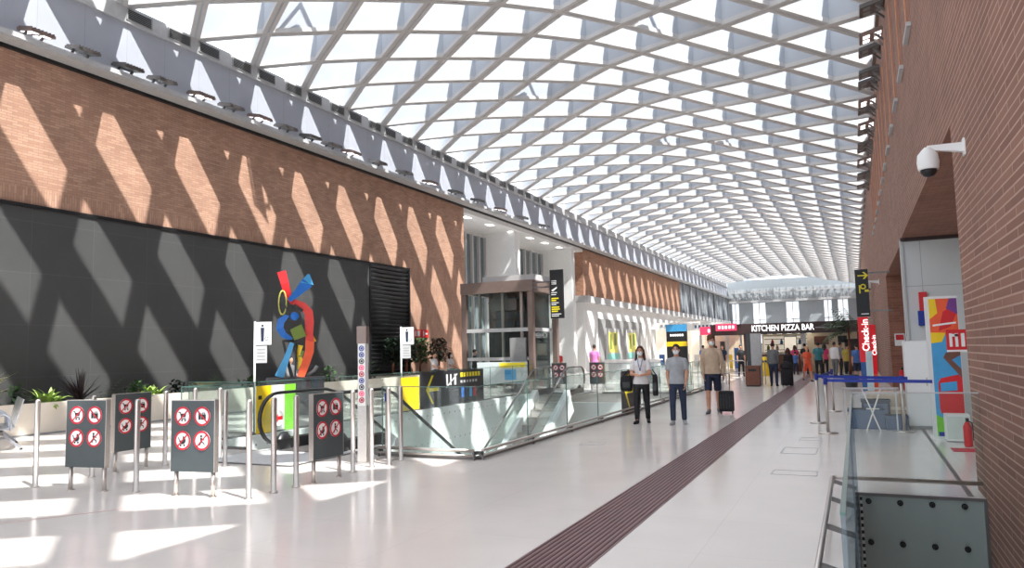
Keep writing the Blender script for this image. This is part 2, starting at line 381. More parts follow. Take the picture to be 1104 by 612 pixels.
# ------------------------------------------------------------------ right wall
XR = 1.12
b = MB()
b.box(XR, XR + 1.6, -8, 9.55, -6, 10.6); b.box(XR, XR + 1.6, 9.55, 19.5, 4.05, 10.6); b.box(XR, XR + 0.25, 19.5, 29.0, 3.95, 10.6)
b.box(XR, XR + 1.6, 29.0, 122, 0, 10.6)
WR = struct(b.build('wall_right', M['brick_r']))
b = MB(); b.box(XR + 0.001, XR + 1.6, 9.55, 9.555, 0, 4.05, 0); b.box(XR + 0.002, XR + 3, 28.98, 29.0, 0, 3.95, 0); b.box(XR + 0.002, 2.8, 9.56, 19.5, 4.03, 4.05, 1); b.box(XR + .002, 4.2, 19.7, 29, 3.93, 3.95, 1)
b.box(XR - 0.02, XR + 1.6, 19.38, 19.5, 3.95, 4.03, 2)
struct(b.build('wall_right', [M['brick_rx'], M['brick_soffit'], M['darkbrown']]))
b = MB(); b.box(XR, 2.75, 19.5, 19.7, 0, 3.98, 0); b.box(2.7, 2.8, 9.55, 19.5, 0, 4.05, 1); b.box(4.1, 4.2, 19.7, 29, 0, 4, 1); b.box(2.7, 4.2, 19.6, 19.7, 0, 4, 0)
b.box(XR - 0.03, XR + 0.03, 19.42, 19.72, 0, 4.0, 2)
struct(b.build('wall_alcove', [M['whitepanel'], M['whitepanel_y'], M['lgrey']]))
n = 11
nb = MB()
for i in range(14):
    y = 11.2 + i * 2.05; n += 1
    w = MB(); w.box(XR - 0.006, XR, y, y + 0.75, 6.75, 9.1, 0); w.box(XR - 0.02, XR, y + 0.62, y + 0.75, 6.75, 9.1, 2); w.box(XR - 0.07, XR, y - 0.06, y + 0.82, 6.68, 6.75, 1)
    struct(w.build('window_%d' % n, [M['brick_rx'], M['lgrey'], M['orangelit']]))
b = MB(); b.box(1.02, XR, -8, 122, 10.45, 10.75)
struct(b.build('trim_5', M['brown']))

# ------------------------------------------------------------------ ceiling: two-way diagonal rib vault with glass on top
NX = [-18.1, -16.36, -14.5, -12.76, -11.06, -9.4, -7.8, -6.2, -4.66, -3.08, -1.6, -0.14, 1.32]
NZ = [11.45, 11.78, 11.98, 12.13, 12.25, 12.31, 12.24, 11.98, 11.64, 11.28, 10.98, 10.68, 10.36]
PY = 2.52; DEP = 1.45
def node(k, j): return Vector((NX[k], 16.2 + 0.5 * PY * k + PY * j, NZ[k]))
rb = MB()
for k in range(12):
    for j in range(-14, 43):
        for dj in (0, -1):
            p, q = node(k, j), node(k + 1, j + dj)
            if q.y < -7 or p.y > 121.5 or q.y > 121.5 or p.y < -7: continue
            up = Vector((0, 0, DEP / 2))
            rb.beam(p + up, q + up, 0.2, DEP, 0)
            d = (q - p).normalized(); sd = d.cross(Vector((0, 0, 1))).normalized()
            for sgn in (-1, 1): rb.beam(p + sd * sgn * 0.09 + Vector((0, 0, 0.05)), q + sd * sgn * 0.09 + Vector((0, 0, 0.05)), 0.12, 0.14, 1)
CE = struct(rb.build('ceiling', [M['rib'], M['flange']]))
gb = MB()
for k in range(12):
    gb.quad((NX[k], -8, NZ[k] + DEP + 0.03), (NX[k + 1], -8, NZ[k + 1] + DEP + 0.03), (NX[k + 1], 122, NZ[k + 1] + DEP + 0.03), (NX[k], 122, NZ[k] + DEP + 0.03))
gb.build('skylight_glass', M['glass_roof'], CE)
# smoke vents hanging in some cells
def smoke_vent(k, j, lab):
    c = node(k, j) + Vector((0, PY / 2, 0)); c = Vector((NX[k], c.y, NZ[k]))
    t = thing('smoke_vent', lab, 'roof vent', (c.x, c.y - PY / 2 + PY * 0.5, c.z + 0.62), 0)
    m = MB()
    for a, bb in (((-0.55, -0.35), (0.55, -0.35)), ((0.55, -0.35), (0.55, 0.35)), ((0.55, 0.35), (-0.55, 0.35)), ((-0.55, 0.35), (-0.55, -0.35))): m.beam((*a, 0.8), (*bb, 0.8), 0.06, 0.12)
    m.build('frame', M['lgrey'], t)
    m = MB(); m.beam((-0.5, -0.3, 0.78), (-0.5, 0.3, 0.2), 0.05, 0.05); m.build('arm', M['steel_d'], t); m = MB(); m.beam((0.5, -0.3, 0.78), (0.5, 0.3, 0.2), 0.05, 0.05); m.build('arm', M['steel_d'], t)
    m = MB(); m.beam((-0.55, 0.0, 0.5), (0.55, 0.0, 0.5), 0.65, 0.04, up=(0, 0.65, 0.75)); m.build('flap', M['grey'], t)
for k, j, lab in ((2, -1, 'open smoke vent flap hanging in a roof cell at the upper left, beside the fascia'), (4, 2, 'open grey smoke vent flap in a roof cell near the top centre'),
                  (8, -2, 'open smoke vent flap in a roof cell high on the right'), (6, 5, 'open smoke vent flap in a roof cell farther down the hall, below the crown'), (8, 4, 'open smoke vent flap farther along the right half of the roof')):
    smoke_vent(k, j, lab)
# vent grilles in the rim beam
proto = thing('vent_grille', 'dark slotted vent grille in the grey rim beam above the left fascia', 'vent', (-17.98, 0, 11.26), 0, 'vent grilles in the left rim beam')
m = MB(); m.box(-0.02, 0.03, -0.42, 0.42, -0.16, 0.16); m.build('frame', M['grey'], proto)
m = MB()
for i in range(6): m.box(0.03, 0.036, -0.37, 0.37, -0.135 + i * 0.047, -0.105 + i * 0.047)
m.build('slats', M['black'], proto)
for i in range(26):
    y = 14.15 + i * 1.26 + (0.12 if i % 2 else 0)
    lab = 'dark slotted vent grille in the left rim beam, %s from the top left corner' % (ORD[i] if i < 24 else ('twenty-fifth', 'twenty-sixth')[i - 24])
    o = proto if i == 0 else dup(proto)
    o.location = (-17.98, y, 11.26); o['label'] = lab

# ------------------------------------------------------------------ floodlights on the ledges
def floodlight(lit):
    t = thing('floodlight', 'x', 'floodlight', (0, 0, 0), 0)
    m = MB(); m.box(-0.28, 0.30, -0.3, 0.3, -0.03, 0.04); 
    for i in range(7): m.box(-0.26, 0.28, -0.28 + i * 0.09, -0.265 + i * 0.09, 0.04, 0.08)
    h = m.build('housing', M['brown'] if lit else M['steel_d'], t); h.location = (0.16, 0, 0.22); h.rotation_euler = (0, 0.22, 0)
    for c in (-0.2, 0.2):
        m = MB(); m.beam((-0.1, c, 0.0), (0.1, c, 0.2), 0.05, 0.05); m.build('bracket', M['steel_d'], t)
    for a in (-0.14, 0.14):
        for c in (-0.15, 0.15):
            m = MB(); m.box(a - 0.08, a + 0.08, c - 0.09, c + 0.09, -0.042, -0.03)
            l = m.build('led_module', M['led'] if lit else M['grey'], t); l.location = (0.16, 0, 0.22); l.rotation_euler = (0, 0.22, 0)
    return t
LP, DP = floodlight(True), floodlight(False)
fl = 0; used = {True: 0, False: 0}
for i, y in enumerate([9.6, 11.0, 12.2, 13.5, 14.6, 16.0, 17.2, 18.45, 19.7, 21.0, 22.2, 23.4, 25.2, 27.2, 29.4, 31.8, 34.2, 37.0, 40.0, 43.4]):
    lit = i in (1, 5, 7, 11, 14, 17)
    p = LP if lit else DP
    lab = '%s floodlight on the left wall ledge, %s %s one from the left' % ('lit LED' if lit else 'dark unlit', ORD[used[lit]], 'lit' if lit else 'unlit')
    o = p if used[lit] == 0 else dup(p)
    used[lit] += 1
    o['label'] = lab; o['group'] = 'floodlights along the left ledge'; o.location = (-17.72, y, 9.3)
used2 = {True: 0, False: 0}
for i in range(18):
    y = 16.6 + i * 1.45; lit = i in (3, 7, 9, 13)
    o = dup(LP if lit else DP)
    o['label'] = '%s floodlight high on the right brick wall, %s %s one counting away from the camera' % ('lit' if lit else 'dark', ORD[used2[lit]], 'lit' if lit else 'unlit')
    used2[lit] += 1
    o['group'] = 'floodlights along the right wall'; o.location = (1.02, y, 9.35 if i % 2 else 9.5); o.rotation_euler = (0, 0, PI)
# ------------------------------------------------------------------ barrier signs with prohibition roundels
def sym(kind):
    """flat black symbols in a unit circle"""
    m = MB()
    def ln(a, b, w=0.1):
        a, b = Vector((*a, 0)), Vector((*b, 0)); d = (b - a).normalized(); n = Vector((-d.y, d.x, 0)) * w / 2
        m.prism([(a + n)[:2], (a - n)[:2], (b - n)[:2], (b + n)[:2]], 0.02)
    def dot(c, r): m.prism([(c[0] + r * math.cos(i * PI / 6), c[1] + r * math.sin(i * PI / 6)) for i in range(12)], 0.02)
    if kind == 0:      # shopping cart
        m.prism([(-0.3, 0.25), (0.4, 0.3), (0.3, -0.1), (-0.18, -0.1)], 0.02); ln((-0.55, 0.42), (-0.3, 0.36)); ln((-0.32, 0.4), (-0.15, -0.25)); ln((-0.15, -0.25), (0.35, -0.25)); dot((-0.1, -0.42), 0.1); dot((0.3, -0.42), 0.1)
    elif kind == 1:    # suitcases
        m.prism([(-0.1, -0.35), (0.45, -0.35), (0.45, 0.2), (-0.1, 0.2)], 0.02); m.prism([(-0.45, -0.35), (-0.16, -0.35), (-0.16, 0.32), (-0.45, 0.32)], 0.02); ln((0.02, 0.2), (0.02, 0.34), 0.07); ln((0.02, 0.34), (0.33, 0.34), 0.07); ln((0.33, 0.34), (0.33, 0.2), 0.07)
    elif kind == 2:    # pram
        m.prism([(0.4 * math.cos(PI + i * PI / 10), 0.4 * math.sin(PI + i * PI / 10)) for i in range(11)] , 0.02); m.prism([(0, 0), (0.38, 0.0), (0.3, 0.32), (0.05, 0.45)], 0.02); ln((-0.38, 0), (-0.5, 0.3), 0.08); dot((-0.22, -0.5), 0.11); dot((0.22, -0.5), 0.11)
    else:              # person walking up
        dot((-0.08, 0.45), 0.13); ln((-0.1, 0.3), (-0.05, -0.1), 0.22); ln((-0.05, -0.1), (-0.3, -0.5), 0.12); ln((-0.02, -0.1), (0.3, -0.3), 0.12); ln((0.3, -0.3), (0.3, -0.5), 0.1); ln((-0.05, 0.22), (0.32, 0.05), 0.1)
    return m
SYM = [sym(i).mesh('symbol', M['black']) for i in range(4)]
def ring_mesh(flip):
    m = MB(); m.annulus((0, 0), 0.8, 1.0, 0.03)
    s = -1 if flip else 1
    a = Vector((-0.62 * s, -0.62, 0)); b = Vector((0.62 * s, 0.62, 0)); d = (b - a).normalized(); n = Vector((-d.y, d.x, 0)) * 0.07
    m.prism([(a + n)[:2], (a - n)[:2], (b - n)[:2], (b + n)[:2]], 0.03)
    return m.mesh('prohibition_ring', M['red'])
RING = [ring_mesh(False), ring_mesh(True)]
m = MB(); m.prism([(math.cos(i * PI / 16), math.sin(i * PI / 16)) for i in range(32)], 0.03); DISC = m.mesh('roundel', M['signwhite'])
def link(name, me, parent, loc, rot, sc):
    o = bpy.data.objects.new(name, me); COL.objects.link(o); o.parent = parent; o.location = loc; o.rotation_euler = rot; o.scale = (sc, sc, sc if sc < .2 else sc); return o
def barrier_sign(lab, loc, rz, rows=2):
    t = thing('barrier_sign', lab, 'sign', loc, rz, 'barrier signs around the escalators')
    m = MB(); m.box(-0.30, 0.30, -0.04, 0.03, 0.29, 1.11); m.build('board', M['charcoal'], t)
    m = MB(); m.box(0.30, 0.307, -0.041, 0.031, 0.285, 1.115); m.box(-0.307, -0.30, -0.041, 0.031, 0.285, 1.115); m.box(-0.307, 0.307, -0.041, 0.031, 1.11, 1.118); m.build('edge_trim', M['steel'], t)
    for x in (-0.25, 0.265):
        m = MB(); m.cone((x, 0.0, 0), (x, 0.0, 0.3), 0.026); m.cone((x, 0.0, 0), (x, 0.0, 0.012), 0.045); m.build('post', M['steel'], t)
    for i, (x, z) in enumerate(((-0.135, 0.93), (0.135, 0.93), (-0.135, 0.65), (0.135, 0.65))):
        d = link('pictogram', DISC, t, (x, -0.041, z), FY, 0.112)
        link('prohibition_ring', RING[i == 1], d, (0, 0, 0.035), (0, 0, 0), 1)
        link('symbol', SYM[i], d, (0, 0, 0.03), (0, 0, 0), 1)
    return t
barrier_sign('dark grey barrier sign with four no-entry pictograms, leftmost in the front row', (-8.77, 6.32, 0), 0.16)
barrier_sign('dark grey barrier sign with four pictograms, right-hand one in the front row', (-7.1, 6.46, 0), 0.14)
barrier_sign('dark grey barrier sign turned sideways, half hidden behind a bollard, left side row', (-9.77, 7.72, 0), PI / 2)
barrier_sign('dark barrier sign turned sideways in the bollard row in front of the escalator handrail', (-6.32, 7.88, 0), PI / 2)
barrier_sign('small distant dark barrier sign with round pictograms beyond the far escalator, left one', (-10.6, 27.4, 0), 0)
barrier_sign('small distant dark barrier sign with round pictograms beyond the far escalator, right one', (-9.1, 27.6, 0), 0)

def bollard_mesh():
    m = MB(); m.lathe([(0, 0.05), (0.012, 0.05), (0.014, 0.033), (1.09, 0.033), (1.105, 0.031), (1.12, 0.02), (1.122, 0.004)], 16); return m
BMESH = bollard_mesh().mesh('bollard', M['steel'])
for i, (x, y, lab) in enumerate((
    (-9.69, 6.27, 'steel post bollard at the far left, just left of the leftmost barrier sign'),
    (-8.07, 6.46, 'steel post bollard standing between the two front barrier signs'),
    (-6.35, 6.55, 'steel post bollard at the front right corner of the enclosure, nearest the camera'),
    (-6.35, 6.95, 'second steel bollard of the right-hand row, just behind the corner one'),
    (-6.34, 7.33, 'third steel bollard of the right-hand row, just left of the sideways barrier sign'),
    (-6.36, 8.5, 'steel bollard of the right-hand row, first one past the sideways barrier sign'),
    (-6.37, 8.95, 'steel bollard of the right-hand row beside the patterned column'),
    (-6.28, 9.25, 'steel bollard of the right-hand row, second from its far end by the glass'),
    (-6.34, 9.66, 'steel bollard at the far end of the right-hand row, next to the glass corner'),
    (-9.71, 7.07, 'steel bollard right behind the leftmost barrier sign'),
    (-9.65, 8.22, 'steel bollard of the left-hand row just left of the middle barrier sign'),
    (-9.95, 9.05, 'steel bollard showing above the middle barrier sign, left of the glass panel'),
    (-9.45, 9.1, 'steel bollard showing above the right end of the middle barrier sign'),
    (-8.63, 8.42, 'thin steel bollard standing alone between the middle barrier sign and the corner bollard'))):
    o = bpy.data.objects.new('bollard', BMESH); COL.objects.link(o); o.location = (x, y, 0); tag(o, lab, 'bollard', 'steel bollards around the escalator')

# patterned column and belt stanchion by the glass corner
t = thing('sign_column', 'tall grey column with a strip of small pictograms among the bollards', 'column', (-6.73, 9.25, 0), 0.2)
m = MB(); m.box(-0.07, 0.07, -0.05, 0.05, 0, 0.85); m.box(-0.14, 0.14, -0.1, 0.1, 0, 0.02); m.build('base_post', M['steel'], t)
m = MB(); m.box(-0.06, 0.06, -0.055, 0.055, 0.85, 1.77); m.build('strip_panel', M['signwhite'], t)
m = MB(); m.box(-0.075, 0.075, -0.06, 0.06, 1.77, 2.03); m.build('cap', M['brown'], t)
pc = [M['red'], M['dblue'], M['black'], M['pinksign']]
for i in range(9):
    m = MB(); m.annulus((0, 0), 0.028, 0.042, 0.003, 16, face((0, -0.055, 0.93 + i * 0.096), FY)); m.box(-0.016, 0.016, -0.058, -0.055, 0.914 + i * .096, 0.946 + i * .096)
    m.build('pictogram', pc[(i * 3) % 4 if i != 8 else 1], t)
def stanchion(lab, loc, head, grp=None):
    t = thing('belt_stanchion', lab, 'stanchion', loc, 0, grp)
    m = MB(); m.lathe([(0, 0.17), (0.015, 0.17), (0.03, 0.05), (0.035, 0.03)], 20); m.build('base', M['steel'], t)
    m = MB(); m.cone((0, 0, 0.02), (0, 0, 0.9), 0.028); m.build('post', M['steel'], t)
    m = MB(); m.lathe([(0.88, 0.034), (1.0, 0.034), (1.01, 0.02)], 14); m.build('belt_head', head, t)
    return t
stanchion('steel belt stanchion with a dark blue head behind the bollards', (-6.6, 9.68, 0), M['dblue'])

# ------------------------------------------------------------------ escalators
def escalator(name, lab, loc, rz, no_entry=False, rail='rubber'):
    t = thing(name, lab, 'escalator', loc, rz)
    T = math.tan(math.radians(30)); Y1 = 1.95; L = 8.6
    m = MB(); m.box(-0.95, 0.95, -1.0, 1.5, 0.002, 0.012, 1); m.box(-0.9, 0.9, -0.95, 1.45, 0.012, 0.016, 0)
    for i in range(22): m.box(-0.5, 0.5, 0.3 + i * 0.05, 0.325 + i * 0.05, 0.016, 0.02, 1)
    m.build('floor_plate', [M['lgrey'], M['steel_d']], t)
    for i in range(22):
        y = 1.5 + i * 0.4; z = 0 if i == 0 else -0.23 * i
        m = MB(); m.box(-0.48, 0.48, y, y + 0.4, z - 0.06, z, 0)
        m.box(-0.48, 0.48, y + 0.385, y + 0.40, z - 0.24, z - 0.01, 1)
        for k in range(16): m.box(-0.47 + k * 0.06, -0.44 + k * 0.06, y + 0.4, y + 0.406, z - 0.23, z - 0.01, 0)
        m.build('step', [M['steel'], M['lgrey'], M['arrow']], t)
    for s in (-1, 1):
        x = s * 0.62
        pts = [(x, 0.9, 0.16), (x, 0.45, 0.12)] + [(x, 0.45 - 0.43 * math.sin(a), 0.55 - 0.43 * math.cos(a)) for a in [i * PI / 12 for i in range(1, 12)]] + [(x, 0.45, 0.98), (x, 1.2, 0.98), (x, Y1 - .2, 0.975), (x, Y1 + 0.2, 0.88)]
        pts += [(x, Y1 + 0.2 + L * q, 0.88 - L * q * T) for q in (0.1, 0.5, 1.0)]
        m = MB(); m.tube(pts, 0.04, 8, w=0.03); m.build('handrail', M[rail], t)
        gl = MB()
        poly = [(0.45, 0.16), (0.2, 0.3), (0.08, 0.55), (0.2, 0.82), (0.45, 0.94), (Y1 - .2, 0.94), (Y1 + 0.2, 0.84), (Y1 + L, 0.84 - T * (L - .2)), (Y1 + L, 0.05 - T * (L - .2)), (Y1 + 0.1, 0.05), (Y1 - 0.3, 0.16)]
        gl.prism(poly, 0.012, Matrix(((0, 0, 1, x - 0.006), (1, 0, 0, 0), (0, 1, 0, 0), (0, 0, 0, 1))))
        gl.build('balustrade_glass', M['glass'], t)
        m = MB(); m.beam((x, 0.4, 0.09), (x, Y1 - 0.1, 0.09), 0.2, 0.2, 0); m.beam((x, Y1 - 0.12, 0.06), (x, Y1 + L, 0.06 - T * (L + .1)), 0.2, 0.3, 1)
        m.beam((x + s * 0.12, Y1 - 0.12, -0.25), (x + s * 0.12, Y1 + L, -0.25 - T * (L + .1)), 0.04, 0.75, 1)
        m.build('skirt', [M['rubber'], M['wellwall']], t)
        m = MB(); m.lathe([(0, 0.16), (0.16, 0.14), (0.3, 0.05), (0.31, 0.01)], 12, (x, 0.6, 0.0), sx=0.7, sy=1.5); m.build('newel_base', M['rubber'], t)
    if no_entry:
        d = MB(); d.prism([(0.13 * math.cos(i * PI / 12), 0.13 * math.sin(i * PI / 12)) for i in range(24)], 0.004, face((-0.6, 0.45, 0.55), FX)); r = d.build('no_entry_roundel', M['signwhite'], t)
        a = MB(); M4 = face((-0.595, 0.45, 0.55), FX); a.prism([(-0.1, 0), (-0.02, 0.07), (-0.02, 0.03), (0.09, 0.03), (0.09, -0.03), (-0.02, -0.03), (-0.02, -0.07)], 0.003, M4); a.build('arrow', M['redbr'], r)
    return t
escalator('escalator', 'near escalator with black looped handrails going down behind the bollards', (-8.5, 9.62, 0), 0, True)
escalator('escalator', 'far escalator with grey steps climbing toward the back of the glass-sided well', (-10.08, 27.1, 0), PI, False, 'steel_d')

# ------------------------------------------------------------------ balustrades of the well
def balustrade(lab, a, b, step, bump_side=0, feet=True):
    a, b = Vector((*a, 0)), Vector((*b, 0)); L = (b - a).length; d = (b - a) / L; nrm = Vector((-d.y, d.x, 0))
    t = thing('glass_balustrade', lab, 'railing', a)
    n = max(1, round(L / step))
    for i in range(n):
        p, q = d * (L * i / n + 0.008), d * (L * (i + 1) / n - 0.008)
        m = MB(); m.beam(p + Vector((0, 0, 0.53)), q + Vector((0, 0, 0.53)), 0.018, 1.12); g = m.build('glass_panel', M['glass'], t)
        m = MB(); m.beam(q + Vector((0, 0, -0.03)), q + Vector((0, 0, 1.09)), 0.012, 0.018, up=nrm); m.beam(p + Vector((0, 0, 1.085)), q + Vector((0, 0, 1.085)), 0.02, 0.012); m.build('glass_edge', M['glass_edge'], g)
    m = MB(); m.beam(Vector((0, 0, 0.01)), d * L + Vector((0, 0, 0.01)), 0.09, 0.06); m.build('base_channel', M['steel_d'], t)
    if bump_side:
        o = nrm * bump_side * 0.1
        m = MB(); m.tube([o + Vector((0, 0, 0.14)), d * L + o + Vector((0, 0, 0.14))], 0.025, 8); m.tube([o * 1.2 + Vector((0, 0, 0.07)), d * L + o * 1.2 + Vector((0, 0, 0.07))], 0.015, 8); m.build('bumper_rail', M['steel'], t)
        for i in range(n + 1):
            p = d * (L * i / n)
            m = MB(); m.beam(p + Vector((0, 0, 0.1)), p + o * 1.1 + Vector((0, 0, 0.1)), 0.03, 0.05); m.beam(p + o, p + o + Vector((0, 0, 0.13)), 0.03, 0.03, up=(1, 0, 0)); m.build('bracket', M['steel_d'], t)
    return t
balustrade('long glass balustrade with low bumper rail along the walkway side of the escalator well', (-5.25, 10.05), (-5.25, 29.5), 1.95, -1)
balustrade('short glass balustrade with low bumper rail at the near corner of the escalator well', (-5.25, 10.05), (-6.95, 10.05), 1.7, 1)
balustrade('glass balustrade on the planter side of the escalator well', (-11.4, 10.05), (-11.4, 26.6), 1.84)
balustrade('short glass balustrade left of the near escalator landing', (-9.75, 10.0), (-11.35, 10.0), 1.5)
balustrade('glass screen standing on the floor left of the escalator well, in front of the planter', (-11.5, 12.0), (-13.5, 12.1), 1.05)
balustrade('glass balustrade across the far end of the escalator well', (-8.6, 26.6), (-5.25, 26.6), 1.7)

# banners fixed to the balustrade glass
def banner(lab, loc, w, h, m0):
    t = thing('glass_banner', lab, 'banner', loc, PI / 2)
    m = MB(); m.box(0, w, -0.012, 0, 0.02, h); m.build('panel', m0, t); return t
t = banner('black banner with a yellow left arrow on the far glass of the escalator well', (-11.37, 18.32, 0), 4.0, 1.06, M['bannerblk'])
def arrow_left(t, x, z, s):
    m = MB(); Mx = face((x, -0.014, z), FY)
    m.prism([(-0.45 * s, 0.0), (0.0, 0.55 * s), (0.13 * s, 0.55 * s), (-0.24 * s, 0.07 * s), (0.5 * s, 0.07 * s), (0.5 * s, -0.07 * s), (-0.24 * s, -0.07 * s), (0.13 * s, -0.55 * s), (0.0, -0.55 * s)], 0.004, Mx)
    m.build('arrow', M['arrow'], t)
arrow_left(t, 0.65, 0.54, 0.75)
m = MB()
for x, w in ((1.5, 0.1), (1.75, 0.07), (2.0, 0.12)): m.box(x, x + w, -0.016, -0.012, 0.62, 0.95)
m.beam((1.5, -0.014, 0.55), (2.2, -0.014, 0.95), 0.004, 0.04); m.build('pictogram', M['signwhite'], t)
m = MB()
for i in range(7): m.box(2.4 + i * 0.2, 2.54 + i * 0.2, -0.016, -0.012, 0.84, 0.98)
m.build('heading', M['arrow'], t)
m = MB()
for i in range(6): m.box(2.4 + i * 0.2, 2.52 + i * 0.2, -0.016, -0.012, 0.66, 0.74)
m.build('lettering', M['lgrey'], t)
for i, c in enumerate(('blue', 'crate', 'lblue', 'red')):
    m = MB(); m.box(2.45 + i * 0.27, 2.63 + i * 0.27, -0.016, -0.012, 0.2, 0.52); m.build('icon', M[c], t)
t = banner('dark banner with a yellow left arrow on the walkway glass behind the walking woman', (-5.19, 17.5, 0), 1.75, 1.06, M['bannerblk'])
arrow_left(t, 0.6, 0.56, 0.75)
t = banner('yellow, white and green banner on the glass behind the near escalator newel', (-11.37, 11.9, 0), 1.2, 1.0, M['signwhite'])
m = MB(); m.box(0, 0.45, -0.016, -0.012, 0.02, 1.0); m.build('yellow_field', M['yellow'], t)
m = MB(); m.box(0.85, 1.2, -0.016, -0.012, 0.02, 1.0); m.build('green_field', M['green'], t)
m = MB(); m.box(0.06, 0.16, -0.02, -0.016, 0.72, 0.8); m.build('mark', M['black'], t)
t = banner('plain yellow banner on the glass just left of the black arrow banner', (-11.37, 17.35, 0), 0.92, 0.95, M['yellow'])
t = thing('info_board', 'pale information board with a yellow-green heading in front of the lift', 'board', (-12.6, 26.4, 0), 0.25)
m = MB(); m.box(-1.0, 1.0, -0.03, 0.03, 0.35, 1.2); m.build('board', mat('board_pale', (196, 206, 206), .4), t)
m = MB(); m.box(-0.1, 0.95, -0.035, -0.03, 0.98, 1.17); m.build('heading', M['arrow'], t)
m = MB(); m.box(0.1, 0.55, -0.035, -0.03, 0.5, 0.9); m.build('picture', M['lblue'], t)
m = MB(); m.cone((-0.8, 0, 0), (-0.8, 0, 0.36), 0.03); m.build('leg', M['steel'], t)
m = MB(); m.cone((0.8, 0, 0), (0.8, 0, 0.36), 0.03); m.build('leg', M['steel'], t)

# flag signs on thin poles
def flag_sign(lab, loc):
    t = thing('flag_sign', lab, 'sign', loc, 0.35)
    m = MB(); m.cone((0, 0, 0), (0, 0, 2.36), 0.022); m.cone((0, 0, 0), (0, 0, 0.015), 0.1); m.build('pole', M['white'], t)
    m = MB(); m.box(0.02, 0.36, -0.012, 0.0, 1.86, 2.34); p = m.build('sign_panel', M['signwhite'], t)
    m = MB(); Mx = face((0.17, -0.0125, 2.12), FY)
    m.prism([(0.025 * math.cos(i * PI / 6), 0.14 + 0.028 * math.sin(i * PI / 6)) for i in range(12)], 0.003, Mx); m.prism([(-0.04, 0.1), (0.04, 0.1), (0.035, -0.05), (0.03, -0.19), (-0.03, -0.19), (-0.035, -0.05)], 0.003, Mx); m.annulus((0.09, -0.13), 0.03, 0.042, 0.003, 16, Mx)
    m.build('pictogram', M['cl_navy'], p)
    m = MB(); m.box(0.02, 0.27, -0.012, 0.0, 1.48, 1.84); q = m.build('notice', M['lgrey'], t)
    m = MB()
    for i in range(4): m.box(0.06, 0.23, -0.014, -0.012, 1.54 + i * 0.07, 1.56 + i * 0.07)
    m.build('lettering', M['grey'], q)
flag_sign('white flag sign with a figure pictogram on a thin pole left of the sculpture', (-11.5, 12.0, 0))
flag_sign('white flag sign with a figure pictogram on a thin pole in front of the louvres', (-11.45, 17.5, 0))

# red hydrant signs on the brick, left
t = thing('wall_sign', 'small red fire sign pair on the left brick wall beside the louvres', 'sign', (-17.99, 28.5, 2.33), PI / 2)
m = MB(); m.box(0, 0.62, -0.03, 0, 0, 0.36); m.build('panel', M['redbr'], t)
m = MB(); m.box(0.7, 1.25, -0.03, 0, 0, 0.36); m.build('panel', M['redbr'], t)
m = MB(); m.box(0.1, 0.2, -0.034, -0.03, 0.06, 0.3); m.box(0.3, 0.5, -0.034, -0.03, 0.06, 0.3); m.box(0.8, 0.86, -0.034, -0.03, 0.06, 0.3); m.box(0.95, 1.15, -0.034, -0.03, 0.14, 0.22); m.build('pictogram', M['signwhite'], t)

# ------------------------------------------------------------------ planter and plants
t = thing('planter', 'long low cream planter trough along the foot of the dark wall', 'planter', (-17.2, 10, 0))
m = MB()
m.box(-0.7, -0.62, -6, 15.2, 0, 0.62); m.box(0.6, 0.7, -6, 15.2, 0, 0.7); m.box(-0.7, 0.7, -6.1, -6, 0, 0.7); m.box(-0.7, 0.7, 15.2, 15.3, 0, 0.7); m.box(-0.62, 0.6, -6, 15.2, 0.0, 0.05)
m.box(0.7, 0.704, -2.0, 14.0, 0.0, 0.04, 1)
m.build('trough', [M['offwhite'], M['grey']], t)
m = MB(); m.box(-0.62, 0.6, -6, 15.2, 0.05, 0.58); m.build('soil', M['soil'], t)
t = thing('planter', 'dark low planter by the louvres holding tall dark shrubs', 'planter', (-17.2, 27.6, 0))
m = MB(); m.box(-0.7, 0.7, -2.2, 2.4, 0, 0.72); m.box(-0.6, 0.6, -2.1, 2.3, 0.72, 0.73, 1); m.build('trough', [M['offwhite'], M['soil']], t)

